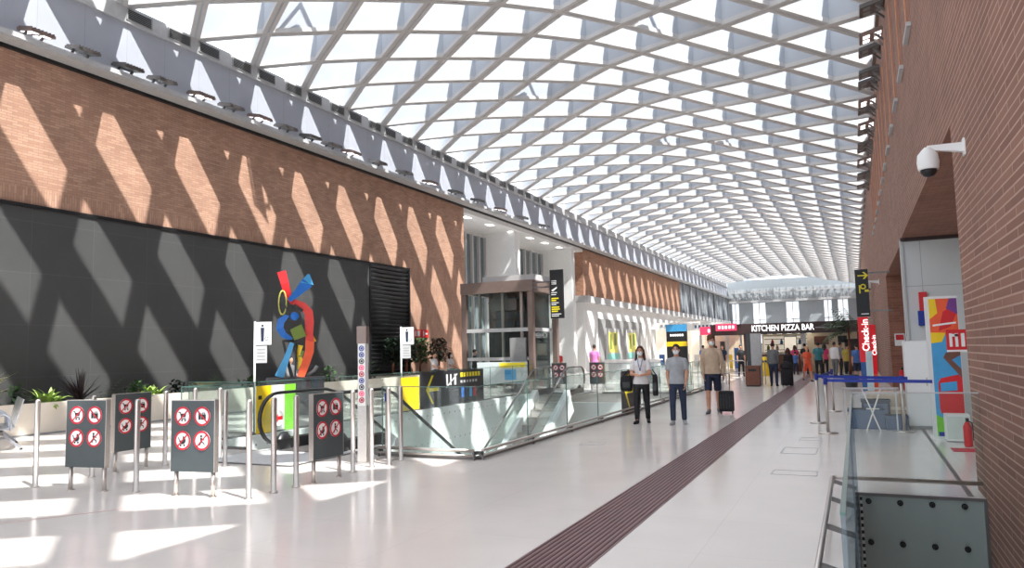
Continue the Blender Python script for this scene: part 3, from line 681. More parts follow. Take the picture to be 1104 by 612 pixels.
def blade(mb, base, az, el, length, w, droop, seg=4, fold=0.0):
    p = Vector(base); d = Vector((math.cos(az) * math.cos(el), math.sin(az) * math.cos(el), math.sin(el)))
    side = Vector((-math.sin(az), math.cos(az), 0)); vs = []; fs = []
    for i in range(seg + 1):
        q = i / seg; ww = w * (math.sin(PI * min(1, 0.18 + q * 0.82)) * 0.9 + 0.06)
        vs += [p - side * ww / 2, p + side * ww / 2]
        p = p + d * length / seg; d = (d + Vector((0, 0, -droop / seg))).normalized()
    for i in range(seg): fs.append((2 * i, 2 * i + 1, 2 * i + 3, 2 * i + 2))
    mb.add(vs, fs, 0, True)
def plant(kind, lab, loc, h, w, mt, group=None, seed=0):
    R = random.Random(seed + 5)
    m = MB()
    if kind == 'spiky':
        for i in range(46): blade(m, (R.uniform(-.03, .03), R.uniform(-.03, .03), 0.05), R.uniform(0, 2 * PI), R.uniform(0.5, 1.5), h * R.uniform(0.75, 1.1), 0.05, R.uniform(0.1, 0.8), 5)
    elif kind == 'hosta':
        for i in range(60): blade(m, (R.uniform(-.25, .25) * w, R.uniform(-.25, .25) * w, 0), R.uniform(0, 2 * PI), R.uniform(0.4, 1.3), h * R.uniform(0.7, 1.1), 0.13, R.uniform(0.9, 1.9), 4)
    elif kind == 'fern':
        for i in range(26):
            az = R.uniform(0, 2 * PI); p = Vector((0, 0, 0)); el = R.uniform(0.6, 1.35); d = Vector((math.cos(az) * math.cos(el), math.sin(az) * math.cos(el), math.sin(el)))
            for k in range(9):
                p = p + d * h * 0.13; d = (d + Vector((0, 0, -0.16))).normalized()
                for s in (-1, 1): blade(m, p, az + s * 1.3, 0.1, 0.17 * (1 - k / 11) * w, 0.035, 0.4, 2)
    elif kind == 'bush':
        for i in range(int(170 * w)):
            a = R.uniform(0, 2 * PI); r = abs(R.gauss(0, 0.35)) * w; z = h * R.uniform(0.05, 1.0) * max(0.25, 1 - (r / w) ** 2)
            blade(m, (r * math.cos(a), r * math.sin(a), z), R.uniform(0, 2 * PI), R.uniform(-0.2, 1.0), 0.17, 0.085, 0.7, 2)
    elif kind == 'tree':
        for i in range(int(420)):
            a = R.uniform(0, 2 * PI); z = h * R.uniform(0.35, 1.0); r = w * 0.5 * math.sqrt(R.random()) * (1.1 - abs(z / h - 0.65))
            blade(m, (r * math.cos(a), r * math.sin(a), z), R.uniform(0, 2 * PI), R.uniform(-0.5, 0.8), 0.24, 0.1, 0.9, 2)
    elif kind == 'palm':
        for i in range(22):
            az = R.uniform(0, 2 * PI); el = R.uniform(0.1, 1.4); p = Vector((0, 0, h * R.uniform(0.5, 0.62))); d = Vector((math.cos(az) * math.cos(el), math.sin(az) * math.cos(el), math.sin(el)))
            for k in range(10):
                p = p + d * h * 0.032; d = (d + Vector((0, 0, -0.14))).normalized()
                for s in (-1, 1): blade(m, p, az + s * 0.9, -0.1, 0.3 * w * math.sin(PI * (k + 1.5) / 12), 0.08, 0.7, 2)
    t = thing('potted_plant' if kind in ('palm',) else 'plant', lab, 'plant', loc, 0, group)
    m.build('foliage', mt, t)
    s = MB()
    if kind in ('tree', 'palm'): s.cone((0, 0, 0), (0.02, 0.02, h * (0.75 if kind == 'tree' else 0.6)), 0.05, 0.03)
    else: s.cone((0, 0, -0.04), (0, 0, 0.1), 0.035, 0.02)
    st = s.build('stem', M['wood'], t)
    return t
ZS = 0.58
PL = [('bush', 'leaf', 9.7, .45, .7, 'low dark green shrub in the planter at the left picture edge'),
      ('bush', 'leaf', 10.5, .4, .65, 'low rounded green shrub in the planter, left of the pale variegated plant'),
      ('hosta', 'leaf_l', 11.15, .42, .6, 'pale variegated broad-leaved plant in the planter above the first bollard'),
      ('spiky', 'leaf_p', 12.1, .62, .6, 'dark spiky purple-leaved plant in the planter behind the leftmost barrier sign'),
      ('fern', 'leaf', 12.7, .55, 1.0, 'green ferny plant right of the dark spiky plant'),
      ('bush', 'leaf', 13.5, .4, .7, 'green shrub in the planter behind the sideways left barrier sign'),
      ('hosta', 'leaf_l', 14.1, .36, .6, 'light green leafy plant in the planter between the two left signs'),
      ('bush', 'leaf_d', 14.8, .35, .7, 'small dark shrub in the planter above the middle barrier sign'),
      ('fern', 'leaf', 15.7, .6, 1.1, 'arching fern in the planter behind the glass screen'),
      ('fern', 'leaf', 16.7, .5, 1.0, 'arching fern in the planter just left of the flag sign pole'),
      ('bush', 'leaf', 17.6, .35, .7, 'low shrub in the planter left of the sculpture base'),
      ('hosta', 'leaf', 20.0, .45, .7, 'broad-leaved plant in the planter right of the sculpture base'),
      ('bush', 'leaf', 21.5, .5, .8, 'low dark shrub in the planter behind the seated person in dark clothes'),
      ('bush', 'leaf_d', 23.4, .8, 1.0, 'dark shrub in the planter left of the tall louvre shrubs')]
for i, (k, mt, y, h, w, lab) in enumerate(PL): plant(k, lab, (-17.0 + 0.12 * ((i * 7) % 3 - 1), y, ZS), h * 1.25, w * 0.85, M[mt], 'plants in the long planter', i)
for i, (y, h, mt, lab) in enumerate(((25.6, 1.5, 'leaf_d', 'tall dark shrub in front of the louvres, leftmost of the four'), (26.6, 1.7, 'leaf_d', 'tall dark shrub in front of the louvres, second from the left'), (27.7, 1.5, 'leaf', 'tall green shrub in front of the louvres, third from the left'), (29.3, 1.5, 'leaf_d', 'taller green shrub standing right of the louvres below the red fire sign'))):
    plant('tree', lab, (-17.15, y, 0.72), h, 0.85, M[mt], 'tall shrubs by the louvres', 40 + i)
plant('spiky', 'tall pale yellow-green spiky plant behind the seat at the left picture edge', (-16.75, 9.25, 0.58), 1.3, .6, M['leaf_y'], None, 77)

# ------------------------------------------------------------------ airport bench at the left edge
t = thing('bench', 'silver metal waiting bench with looped armrest at the left picture edge', 'bench', (-14.28, 8.56, 0), -0.5)
m = MB(); m.beam((-1.9, 0, 0.33), (0.25, 0, 0.33), 0.08, 0.06); m.build('beam', M['steel_d'], t)
for i in range(3):
    x = -0.1 - i * 0.62
    m = MB(); m.rings([[Vector((x + a, y, z)), Vector((x - a * 1, y, z)), Vector((x - a, y, z - .02)), Vector((x + a, y, z - .02))] for a, y, z in ((0.25, -0.32, .44), (0.27, -0.1, .41), (0.27, 0.14, .40), (0.25, 0.22, .44))], smooth=False); m.build('seat', M['silver'], t)
    m = MB(); m.rings([[Vector((x + a, y, z)), Vector((x - a, y, z)), Vector((x - a, y + .02, z)), Vector((x + a, y + .02, z))] for a, y, z in ((0.25, 0.2, .46), (0.27, 0.26, .66), (0.25, 0.33, .92))], smooth=False); m.build('backrest', M['silver'], t)
for x in (0.22, -0.4, -1.02, -1.64):
    m = MB(); m.tube([(x, 0.15, 0.36), (x, 0.14, 0.6), (x, 0.05, 0.66), (x, -0.2, 0.6), (x, -0.3, 0.5), (x, -0.25, 0.43)], 0.017, 6); m.build('armrest', M['silver'], t)
for x in (0.0, -1.5):
    m = MB(); m.beam((x, 0, 0.33), (x, -0.33, 0.03), 0.05, 0.045); m.beam((x, 0, 0.33), (x, 0.33, 0.03), 0.05, 0.045); m.build('leg', M['silver'], t)
    m = MB(); m.lathe([(0, .03), (.03, .03)], 10, (x, -.33, 0)); m.lathe([(0, .03), (.03, .03)], 10, (x, .33, 0)); m.build('foot', M['rubber'], t)

# ------------------------------------------------------------------ sculpture
t = thing('sculpture', 'tall colourful abstract metal sculpture of red, blue and yellow ribbons on a dark plinth', 'sculpture', (-14.2, 16.4, 0), math.radians(40))
m = MB(); m.box(-0.75, 0.75, -0.45, 0.45, 0, 1.0); m.box(-0.78, 0.78, -0.48, 0.48, 0.96, 1.03); m.build('plinth', M['bannerblk'], t)
K = 1 / 168.0
def U(cx, cy, dy=0): return Vector(((cx - 130) * K, dy, 1.03 + (548 - cy) * K))
def ribbon(pts, w, name, mt, th=0.06):
    m = MB(); pts = [Vector(p) for p in pts]; rg = []
    for i, p in enumerate(pts):
        a, b = pts[max(0, i - 1)], pts[min(len(pts) - 1, i + 1)]; d = (b - a).normalized(); n = Vector((0, 1, 0)).cross(d).normalized()
        ww = w if not isinstance(w, (list, tuple)) else w[i]
        rg.append([p + n * ww / 2 + Vector((0, -th / 2, 0)), p - n * ww / 2 + Vector((0, -th / 2 - 0.02, 0)), p - n * ww / 2 + Vector((0, th / 2, 0)), p + n * ww / 2 + Vector((0, th / 2, 0))])
    m.rings(rg, smooth=False); return m.build(name, mt, t)
ribbon([U(62, 52), U(78, 110), U(92, 165, .05), U(118, 200, .1)], [.24, .22, .2, .16], 'red_band', M['redbr'])
ribbon([U(118, 195), U(160, 215), U(186, 245), U(190, 290), U(188, 345), U(192, 385)], [.16, .2, .24, .24, .22, .22], 'red_band', mat('coral_red', (224, 62, 56), .45))
ribbon([U(192, 378), U(190, 430), U(172, 490), U(150, 548)], [.24, .24, .22, .2], 'orange_leg', M['orange'])
ribbon([U(98, 190, -.1), U(135, 155, -.12), U(180, 105, -.14)], [.12, .2, .34], 'blue_blade', M['blue'])
ribbon([U(178, 112, -.14), U(186, 66, -.1)], [.36, .06], 'blue_blade', M['lblue'])
ribbon([U(92, 258, -.05), U(62, 285, -.05), U(56, 320, -.05), U(74, 352, -.03), U(110, 372)], [.1, .2, .2, .17, .1], 'blue_crescent', M['blue'])
m = MB(); m.ell(U(122, 264, -.05), (0.13, 0.06, 0.12), 14); m.build('blue_disc', M['blue'], t)
m = MB(); pts = [U(68 + 17 * math.cos(a), 200 + 56 * math.sin(a), -.08) for a in [i * PI / 12 for i in range(24)]]; m.tube(pts, 0.022, 8, closed=True); m.build('yellow_hoop', M['leaf_y'], t)
ribbon([U(66, 150, -.02), U(70, 200, -.02), U(64, 250, -.02)], [.06, .17, .06], 'dark_core', M['black'])
ribbon([U(74, 215, -.06), U(96, 280, -.04)], [.12, .08], 'dark_core', M['black'])
ribbon([U(120, 210, -.03), U(158, 240, -.03)], [.05, .09], 'dark_core', M['black'])
ribbon([U(112, 352, -.1), U(165, 330, -.1)], [.32, .36], 'green_plate', M['olive'])
ribbon([U(72, 380), U(92, 470), U(112, 548)], [.07, .08, .1], 'black_leg', M['black'])
ribbon([U(68, 380), U(138, 378)], [.06, .06], 'black_bar', M['black'])
ribbon([U(132, 385, -.02), U(126, 545, -.02)], [.04, .05], 'black_leg', M['black'])
ribbon([U(112, 388, -.08), U(88, 460, -.1), U(55, 545, -.12)], [.12, .16, .24], 'light_blue_leg', M['lblue'])
ribbon([U(150, 400, .05), U(140, 440, .05), U(150, 470, .05), U(138, 512, .05)], [.14, .1, .14, .04], 'yellow_fin', M['yellow'])
ribbon([U(200, 352, .06), U(214, 385, .06)], [.06, .1], 'yellow_fin', M['yellow'])
ribbon([U(158, 425, .04), U(150, 455, .04)], [.12, .1], 'green_plate', M['olive'])
m = MB(); m.tube([U(175, 545, .1), U(212, 520, .1), U(226, 498, .1)], 0.05, 8); m.build('grey_tube', M['grey'], t)

# ------------------------------------------------------------------ lift and hanging sign
t = thing('lift', 'brown metal framed glass lift shaft with dark cab behind the escalator well', 'lift', (-13.15, 28.5, 0))
for x in (-1.5, 1.5):
    for y in (-1.3, 1.3):
        m = MB(); m.box(x - 0.11, x + 0.11, y - 0.11, y + 0.11, 0, 3.99); m.build('post', M['brown'], t)
m = MB(); m.box(-1.63, 1.63, -1.43, -1.17, 4.0, 4.45); m.box(-1.63, 1.63, 1.17, 1.43, 4.0, 4.45); m.box(-1.63, -1.37, -1.17, 1.17, 4.0, 4.45); m.box(1.37, 1.63, -1.17, 1.17, 4.0, 4.45); m.box(-1.37, 1.37, -1.17, 1.17, 4.35, 4.42); m.build('header_frame', M['brown'], t)
m = MB(); m.box(-0.85, 1.5, -0.9, 0.9, 4.45, 4.72); m.build('roof_box', M['lgrey'], t)
m = MB(); m.box(-1.4, 1.4, -1.36, -1.26, 2.4, 2.55); m.box(-1.4, 1.4, -1.36, -1.26, 1.25, 1.38); m.box(1.3, 1.42, -1.2, 1.2, 2.4, 2.55); m.box(-1.4, 1.4, -1.36, -1.26, 0.02, 0.14); m.build('crossbar', M['lgrey'], t)
for x0, x1 in ((-1.37, -0.3), (-0.3, 0.5)):
    m = MB(); m.box(x0, x1, -1.32, -1.3, 0.1, 4.0); m.build('glass_wall', M['glass'], t)
m = MB(); m.box(1.38, 1.4, -1.2, 1.2, 0.1, 4.0); m.build('glass_wall', M['glass'], t)
m = MB(); m.box(-0.7, 0.75, -0.7, 0.95, 0.25, 2.4); m.box(-0.75, 0.8, -0.75, 1.0, 2.4, 2.55); m.box(-0.6, 0.6, -0.72, -0.7, 3.3, 3.75, 1); m.build('cab', [M['black'], M['steel_d']], t)
for x in (-0.95, 0.1, 0.95):
    m = MB(); m.box(x - 0.05, x + 0.05, -1.05, -0.95, 0, 4.2); m.build('guide_rail', M['steel'], t)
m = MB(); m.box(-1.3, 1.25, 1.2, 1.24, 0.1, 4.0); m.build('back_glass', M['windark'], t)
for i in range(5):
    m = MB(); m.box(-1.35, 1.35, 0.6, 0.68, 0.7 + i * 0.75, 0.78 + i * 0.75); m.build('crossbar', M['steel_d'], t)
for x in (-1.15, -0.45, 0.4, 0.75):
    m = MB(); m.box(x - 0.03, x + 0.03, 0.3, 0.38, 0.1, 4.1); m.build('guide_rail', M['steel_d'], t)
m = MB()
for x in (-0.25, -0.15, 0.3): m.cone((x, -0.2, 2.5), (x, -0.2, 4.3), 0.02)
m.box(-0.5, 0.5, -0.6, 0.4, 3.3, 3.8); m.build('hoist', M['steel_d'], t)
m = MB(); m.box(0.62, 1.3, -1.5, -1.36, 0, 2.15); m.build('door_panel', M['grey'], t)
t = thing('hanging_sign', 'tall black direction sign with white and yellow text hanging beside the lift', 'sign', (-10.45, 27.0, 0))
m = MB(); m.box(-0.27, 0.27, -0.05, 0.05, 2.85, 4.75); m.build('panel', M['black'], t)
m = MB(); m.box(-1.1, -0.25, 0.08, 0.13, 4.28, 4.34); m.build('bracket', M['steel_d'], t); m = MB(); m.box(-1.1, -0.25, 0.08, 0.13, 4.08, 4.14); m.build('bracket', M['steel_d'], t); m = MB(); m.box(-0.27, -0.2, 0.05, 0.13, 4.0, 4.4); m.build('clamp', M['steel_d'], t)
m = MB(); Mx = face((-0.1, -0.051, 4.2), FY)
for i in range(3): m.prism([(-0.1, 0.1 - i * 0.06), (0.1, 0.1 - i * 0.06), (0.1, 0.13 - i * 0.06), (-0.1, 0.13 - i * 0.06)], 0.003, Mx)
m.prism([(-0.12, -0.25), (0.12, -0.12), (0.12, -0.18), (-0.05, -0.3)], 0.003, Mx); m.build('pictogram', M['signwhite'], t)
m = MB()
for z, w in ((3.6, .3), (3.52, .2), (3.26, .32), (3.18, .34), (3.1, .26)): m.box(-0.22, -0.22 + w, -0.054, -0.05, z, z + 0.05)
m.build('yellow_lettering', M['arrow'], t)
m = MB()
for z, w in ((3.84, .24), (3.76, .2), (3.44, .3), (3.37, .2), (3.0, .4), (2.93, .3)): m.box(-0.22, -0.22 + w, -0.054, -0.05, z, z + 0.03)
m.build('white_lettering', M['signwhite'], t)
# ------------------------------------------------------------------ stairwell in the right foreground
t = thing('stairwell_balustrade', 'glass balustrade with low steel bumper rail round the stairwell in the right foreground', 'railing', (-0.21, 8.95, 0))
for i in range(2):
    y1 = -i * 3.2; y0 = y1 - 3.18
    m = MB(); m.box(0.138, 0.152, y0, y1, -0.4, 1.07); g = m.build('glass_panel', M['glass_blue'], t)
    m = MB(); m.box(0.137, 0.153, y0, y1, 1.07, 1.08); m.build('glass_edge', M['glass_edge'], g)
m = MB(); m.box(0.155, 1.33, -0.01, 0.01, 0.02, 1.07); g = m.build('glass_panel', M['glass'], t)
m = MB(); m.box(0.155, 1.33, -0.011, 0.011, 1.065, 1.078); m.build('glass_edge', M['lgrey'], g)
m = MB(); m.tube([(-0.1, -6, 0.13), (-0.1, 0.13, 0.13), (-0.1, 0.17, 0.13), (-0.06, 0.18, 0.13), (1.38, 0.18, 0.13)], 0.022, 10); m.build('bumper_rail', M['steel'], t)
for y in (-4.6, -3.4, -2.2, -1.0, 0.0):
    m = MB(); m.beam((0.138, y, 0.05), (-0.1, y, 0.12), 0.03, 0.04); m.build('bracket', M['steel_d'], t)
m = MB(); m.box(0.125, 1.33, 0.0, 0.015, -2.2, -0.005); m.box(0.12, 1.33, -0.012, 0.012, -0.02, 0.012, 1); m.box(1.30, 1.33, -0.02, 0.0, -2.2, 0, 1); m.build('clad_panel', [M['clad'], M['steel_d']], t)
for z in (-0.075, -0.5, -0.93):
    for x in (0.245, 0.545, 0.84, 1.13):
        m = MB(); m.cone((x, 0.0, z), (x, -0.02, z), 0.03, 0.03, 12); m.cone((x, -0.02, z), (x, -0.035, z), 0.016, 0.012, 10); m.build('bolt', M['black'], t)
m = MB()
for i in range(30): m.box(0.16, 0.185, -0.006, -0.001, -2.1 + i * 0.07, -2.1 + i * 0.07 + 0.035, 0); m.box(0.16, 0.185, -0.006, -0.001, -2.1 + i * 0.07 + 0.035, -2.03 + i * 0.07, 1)
m.build('marker_strip', [M['black'], M['lgrey']], t)  # narrow upright strip of alternating black and light grey blocks
b = MB(); b.box(-0.14, -0.095, 2.4, 8.95, -6, -0.36); b.box(-0.2, 1.12, 9.0, 9.1, -6, -0.36); b.box(-0.2, 1.12, 2.2, 2.4, -6, -0.36)
struct(b.build('wall_stairwell', M['lgrey']))

# ------------------------------------------------------------------ security camera
def cctv(lab, loc, s):
    t = thing('security_camera', lab, 'security camera', loc)
    m = MB(); m.box(-0.02, 0.0, -0.06 * s, 0.06 * s, -0.1 * s, 0.08 * s); m.rings([[Vector((-0.36 * s, a * 0.6, b * 0.6 + .03 * s)) for a, b in q] for q in [[(-.03 * s, -.05 * s), (.03 * s, -.05 * s), (.03 * s, .03 * s), (-.03 * s, .03 * s)]]] + [[Vector((0, a * 1.3, b * 1.3)) for a, b in [(-.03 * s, -.05 * s), (.03 * s, -.05 * s), (.03 * s, .03 * s), (-.03 * s, .03 * s)]]], smooth=False); m.build('bracket', M['white'], t)
    m = MB(); m.lathe([(0.03 * s, 0.03 * s), (0.0, 0.06 * s), (-0.05 * s, 0.1 * s), (-0.13 * s, 0.112 * s), (-0.2 * s, 0.105 * s), (-0.22 * s, 0.1 * s)], 20, (-0.36 * s, 0, 0)); m.build('housing', M['white'], t)
    m = MB(); m.lathe([(-0.215 * s, 0.085 * s), (-0.25 * s, 0.08 * s), (-0.285 * s, 0.055 * s), (-0.3 * s, 0.01 * s)], 18, (-0.36 * s, 0, 0)); m.build('dome', M['black'], t)
    return t
cctv('large white dome security camera on an arm high on the right brick wall', (XR + .004, 8.58, 3.56), 0.93)
cctv('small distant white dome camera on the brick pier past the alcove', (XR + .004, 36.2, 4.3), 1.3)

# ------------------------------------------------------------------ alcove furniture
t = thing('ad_totem', 'tall colourful advertising panel with a red suitcase picture in the alcove', 'poster', (1.16, 14.25, 0), 0.0)
m = MB(); m.box(-0.05, 0.42, 0, 0.1, 0, 2.36); m.box(-0.06, -0.05, -0.01, 0.1, 0, 2.36); m.build('frame', M['white'], t)
def patch(name, mt, pts, d=0.004, par=None):
    m = MB(); m.prism(pts, d, face((0, -0.001, 0), FY)); return m.build(name, mt, par or t)
W0 = 0.0; W1 = 0.41
patch('picture_sky', M['lblue'], [(W0, 0.05), (W1, 0.05), (W1, 1.75), (W0, 1.75)], 0.003)
patch('picture_top', M['orange'], [(W0, 1.72), (W1, 1.72), (W1, 2.32), (W0, 2.32)], 0.003)
patch('picture_shape', M['redbr'], [(0.12, 1.78), (0.3, 1.85), (0.41, 2.1), (0.36, 2.2), (0.2, 2.1)], 0.006)
patch('picture_shape', mat('purple', (120, 60, 140), .5), [(0.25, 2.15), (0.41, 2.05), (0.41, 2.32), (0.3, 2.32)], 0.007)
patch('picture_shape', M['yellow'], [(0.0, 1.98), (0.12, 2.08), (0.1, 2.32), (0.0, 2.32)], 0.006)
patch('picture_shape', M['yellow'], [(0.0, 1.58), (0.16, 1.6), (0.22, 1.75), (0.0, 1.76)], 0.006)
patch('picture_lettering', M['signwhite'], [(0.04, 1.86), (0.38, 1.9), (0.38, 1.93), (0.04, 1.89)], 0.008)
patch('picture_hand', mat('hand_brown', (120, 78, 62), .6), [(0.16, 1.34), (0.41, 1.0), (0.41, 1.15), (0.28, 1.3), (0.41, 1.38), (0.41, 1.46), (0.2, 1.42)], 0.006)
patch('picture_suitcase', M['redbr'], [(0.08, 0.42), (0.38, 0.36), (0.41, 0.45), (0.41, 1.0), (0.36, 1.06), (0.1, 1.0), (0.06, 0.92), (0.06, 0.5)], 0.007)
patch('picture_label', M['lblue'], [(0.09, 0.78), (0.33, 0.8), (0.33, 0.95), (0.09, 0.92)], 0.009)
patch('picture_ground', M['green'], [(0.0, 0.05), (0.12, 0.05), (0.12, 0.34), (0.0, 0.4)], 0.006)
patch('picture_corner', M['dblue'], [(0.02, 0.05), (0.1, 0.05), (0.1, 0.12), (0.02, 0.12)], 0.008)
t = thing('cabinet', 'tall plain white cabinet at the left side of the alcove, behind the blue belt', 'cabinet', (1.03, 16.05, 0))
m = MB(); m.box(-0.2, 0.2, -0.25, 0.25, 0.06, 1.63); m.box(-0.19, 0.19, -0.24, 0.24, 0, 0.06, 1); m.build('body', [M['white'], M['grey']], t)
m = MB(); m.box(-0.185, 0.185, -0.262, -0.25, 0.1, 1.6); d = m.build('door', M['signwhite'], t)
m = MB(); m.box(0.13, 0.15, -0.275, -0.262, 0.8, 0.95); m.build('handle', M['steel'], d)
t = thing('cabinet', 'low pale green-white cabinet box in front of the advertising panel', 'cabinet', (1.42, 14.0, 0))
m = MB(); m.box(-0.17, 0.17, -0.14, 0.14, 0.02, 0.44); m.box(-0.16, 0.16, -0.13, 0.13, 0, 0.02, 1); m.build('body', [M['signwhite'], M['grey']], t)
m = MB(); m.box(-0.155, 0.155, -0.15, -0.14, 0.05, 0.41); m.build('door', mat('pale_green_white', (212, 222, 214), .4), t)
t = thing('fire_sign', 'red fire equipment sign with white symbols on a grey pole beside the advertising panel', 'sign', (1.6, 13.6, 0))
m = MB(); m.box(-0.28, 0.0, -0.02, 0.02, 1.47, 1.79); p = m.build('panel', M['redbr'], t)
m = MB(); m.box(-0.28, 0.0, -0.022, 0.022, 1.44, 1.47); m.build('white_edge', M['signwhite'], p)
m = MB(); m.box(-0.24, -0.2, -0.024, -0.02, 1.52, 1.73); m.box(-0.16, -0.12, -0.024, -0.02, 1.52, 1.73); m.box(-0.08, -0.03, -0.024, -0.02, 1.52, 1.73); m.box(-0.2, -0.12, -0.024, -0.02, 1.68, 1.72); m.build('symbol', M['signwhite'], p)
m = MB(); m.cone((0.02, 0, 0), (0.02, 0, 1.85), 0.018); m.cone((0.02, 0, 0), (0.02, 0, 0.015), 0.1); m.build('pole', M['lgrey'], t)
t = thing('fire_extinguisher', 'red fire extinguisher standing at the foot of the fire sign pole', 'extinguisher', (1.49, 13.35, 0.0))
m = MB(); m.lathe([(0, 0.05), (0.02, 0.06), (0.3, 0.06), (0.35, 0.04), (0.38, 0.02)], 16); m.build('cylinder', M['redbr'], t)
m = MB(); m.box(-0.02, 0.02, -0.06, 0.03, 0.38, 0.43); m.build('valve', M['black'], t)
m = MB(); m.tube([(0, -0.03, 0.4), (0.06, -0.05, 0.36), (0.07, -0.04, 0.22), (0.07, -0.03, 0.1)], 0.012, 6); m.build('hose', M['black'], t)
m = MB(); m.box(1.22, 1.62, 12.7, 13.05, 0.001, 0.012); tag(m.build('floor_mat', M['red']), 'small flat red mat on the floor by the brick corner', 'mat')
t = thing('wall_box', 'small blue box with a red top piece on the white alcove wall', 'box', (1.5, 19.46, 0))
m = MB(); m.box(-0.14, 0.12, -0.14, 0.03, 1.98, 2.32); m.build('blue_box', M['dblue'], t)
m = MB(); m.box(-0.1, 0.06, -0.1, 0.03, 2.32, 2.75); m.build('red_piece', M['redbr'], t)

# stanchions with blue belts
def belt(t, dx, dy, z0=0.95):
    m = MB(); m.beam((0.03, 0, z0), (dx, dy, z0), 0.006, 0.055); m.build('belt', M['dblue'], t)
g = 'stanchions with blue belts'
t = stanchion('steel belt stanchion nearest the camera, its blue belt running right to the alcove', (-0.53, 14.73, 0), M['dblue'], g); belt(t, 1.66, -0.55)
t = stanchion('second belt stanchion, behind the nearest one, with a blue belt to the trestle', (-0.76, 16.6, 0), M['dblue'], g); belt(t, 1.6, -1.1)
t = stanchion('third belt stanchion, right beside the white cabinet', (0.72, 15.2, 0), M['dblue'], g)
t = stanchion('fourth belt stanchion, farthest, by the two red panels', (-0.55, 19.5, 0), M['dblue'], g); belt(t, -.17, -2.9)
t = thing('trestle', 'folded metal trestle frame with crossed legs behind the stairwell glass', 'trestle', (0.22, 15.25, 0))
for s in (-1, 1):
    m = MB(); m.beam((-0.12 * s, -0.05 * s, 0.0), (0.16 * s, -0.05 * s, 0.78), 0.022, 0.022); m.build('leg', M['steel'], t)
m = MB(); m.beam((-0.5, 0, 0.78), (0.45, 0, 0.78), 0.03, 0.03); m.beam((-.1, .1, .4), (.12, .1, .4), .02, .02); m.build('top_rail', M['lgrey'], t)
for s in (-0.45, 0.4):
    m = MB(); m.beam((s, 0.05, 0.0), (s, 0.05, 0.78), 0.024, 0.024); m.build('leg', M['lgrey'], t)
def crate(lab, loc, w, d, h, mt):
    t = thing('crate', lab, 'crate', loc, 0, 'crates by the trestle')
    m = MB(); m.box(-w / 2, w / 2, -d / 2, d / 2, 0, h); m.box(-w / 2 - 0.015, w / 2 + 0.015, -d / 2 - 0.015, d / 2 + 0.015, h - 0.04, h); m.build('body', mt, t)
    m = MB(); m.box(-w * 0.42, w * 0.42, -d / 2 - 0.004, -d / 2, 0.05, h - 0.07); m.build('side_panel', M['crate'], t)
crate('larger blue-grey crate on the floor behind the stairwell glass, left one', (0.12, 15.85, 0), 0.62, 0.45, 0.36, M['crate'])
crate('lower blue-grey crate right of the larger crate', (0.62, 15.75, 0), 0.36, 0.45, 0.26, M['crate'])
crate('dark crate standing behind the larger blue-grey crate', (0.3, 16.45, 0), 0.5, 0.4, 0.5, M['cl_navy'])
t = thing('carton', 'beige carton stacked behind the crates by the trestle', 'box', (0.5, 17.0, 0))
m = MB(); m.box(-0.35, 0.35, -0.2, 0.2, 0, 0.62); m.build('body', M['cl_beige'], t)
m = MB(); m.box(-0.35, 0.35, -0.204, -0.2, 0.27, 0.33); m.build('tape', M['cream'], t)

# ------------------------------------------------------------------ right side farther off
t = thing('projecting_sign', 'black projecting sign with a yellow arrow on the right brick wall', 'sign', (XR, 26.0, 0))
m = MB(); m.box(-1.0, -0.62, -0.06, 0.06, 2.45, 3.95); m.build('panel', M['black'], t)
m = MB(); m.box(-0.62, 0.0, -0.02, 0.02, 3.8, 3.85); m.build('bracket', M['steel_d'], t); m = MB(); m.box(-0.62, 0.0, -0.02, 0.02, 2.6, 2.65); m.build('bracket', M['steel_d'], t)
m = MB(); Mx = face((-0.76, -0.061, 3.75), FY)
m.prism([(-0.16, 0.02), (0.06, 0.02), (-0.02, 0.11), (0.04, 0.11), (0.14, 0.0), (0.04, -0.11), (-0.02, -0.11), (0.06, -0.02), (-0.16, -0.02)], 0.003, Mx); m.build('arrow', M['arrow'], t)
m = MB(); Mx = face((-0.78, -0.061, 3.35), FY); m.annulus((0, 0.05), 0.05, 0.085, 0.003, 16, Mx); m.prism([(-0.12, -0.16), (-0.08, -0.16), (-0.08, 0.1), (-0.12, 0.1)], 0.003, Mx); m.prism([(0.04, -0.12), (0.16, -0.12), (0.16, -0.05), (0.04, -0.05)], 0.003, Mx); m.build('pictogram', M['arrow'], t)
m = MB(); m.box(-0.88, -0.66, -0.064, -0.06, 2.52, 2.55); m.build('lettering', M['signwhite'], t)
def red_panel(lab, loc, w, z0, z1, txt, sz, base):
    t = thing('red_panel', lab, 'sign', loc)
    m = MB(); m.box(-w / 2, w / 2, -0.05, 0.05, z0, z1); m.build('panel', M['redsign'], t)
    text(txt, sz, M['letters'], t, (w * 0.18, -0.056, (z0 + z1) / 2 + 0.15), (PI / 2, -PI / 2, 0))
    m = MB(); m.box(-w / 2 * 0.9, w / 2 * 0.9, -0.04, 0.04, 0, z0); m.build('base', base, t)
red_panel('red totem with white upright Check-in lettering under the black projecting sign', (0.29, 28.0, 0), 0.32, 0.98, 2.5, 'Check-in', 0.3, M['cl_blue'])
red_panel('narrow red totem with white upright lettering just right of the larger red totem', (0.6, 30.0, 0), 0.2, 0.5, 2.28, 'Check-in', 0.2, M['orange'])
t = thing('display_board', 'pale narrow display board in front of the red totems', 'board', (0.4, 27.3, 0))
m = MB(); m.box(-0.1, 0.1, -0.03, 0.03, 0.05, 1.35); m.box(-0.2, 0.2, -0.15, 0.15, 0, 0.05, 1); m.build('board', [mat('pale_cyan', (206, 228, 232), .4), M['grey']], t)
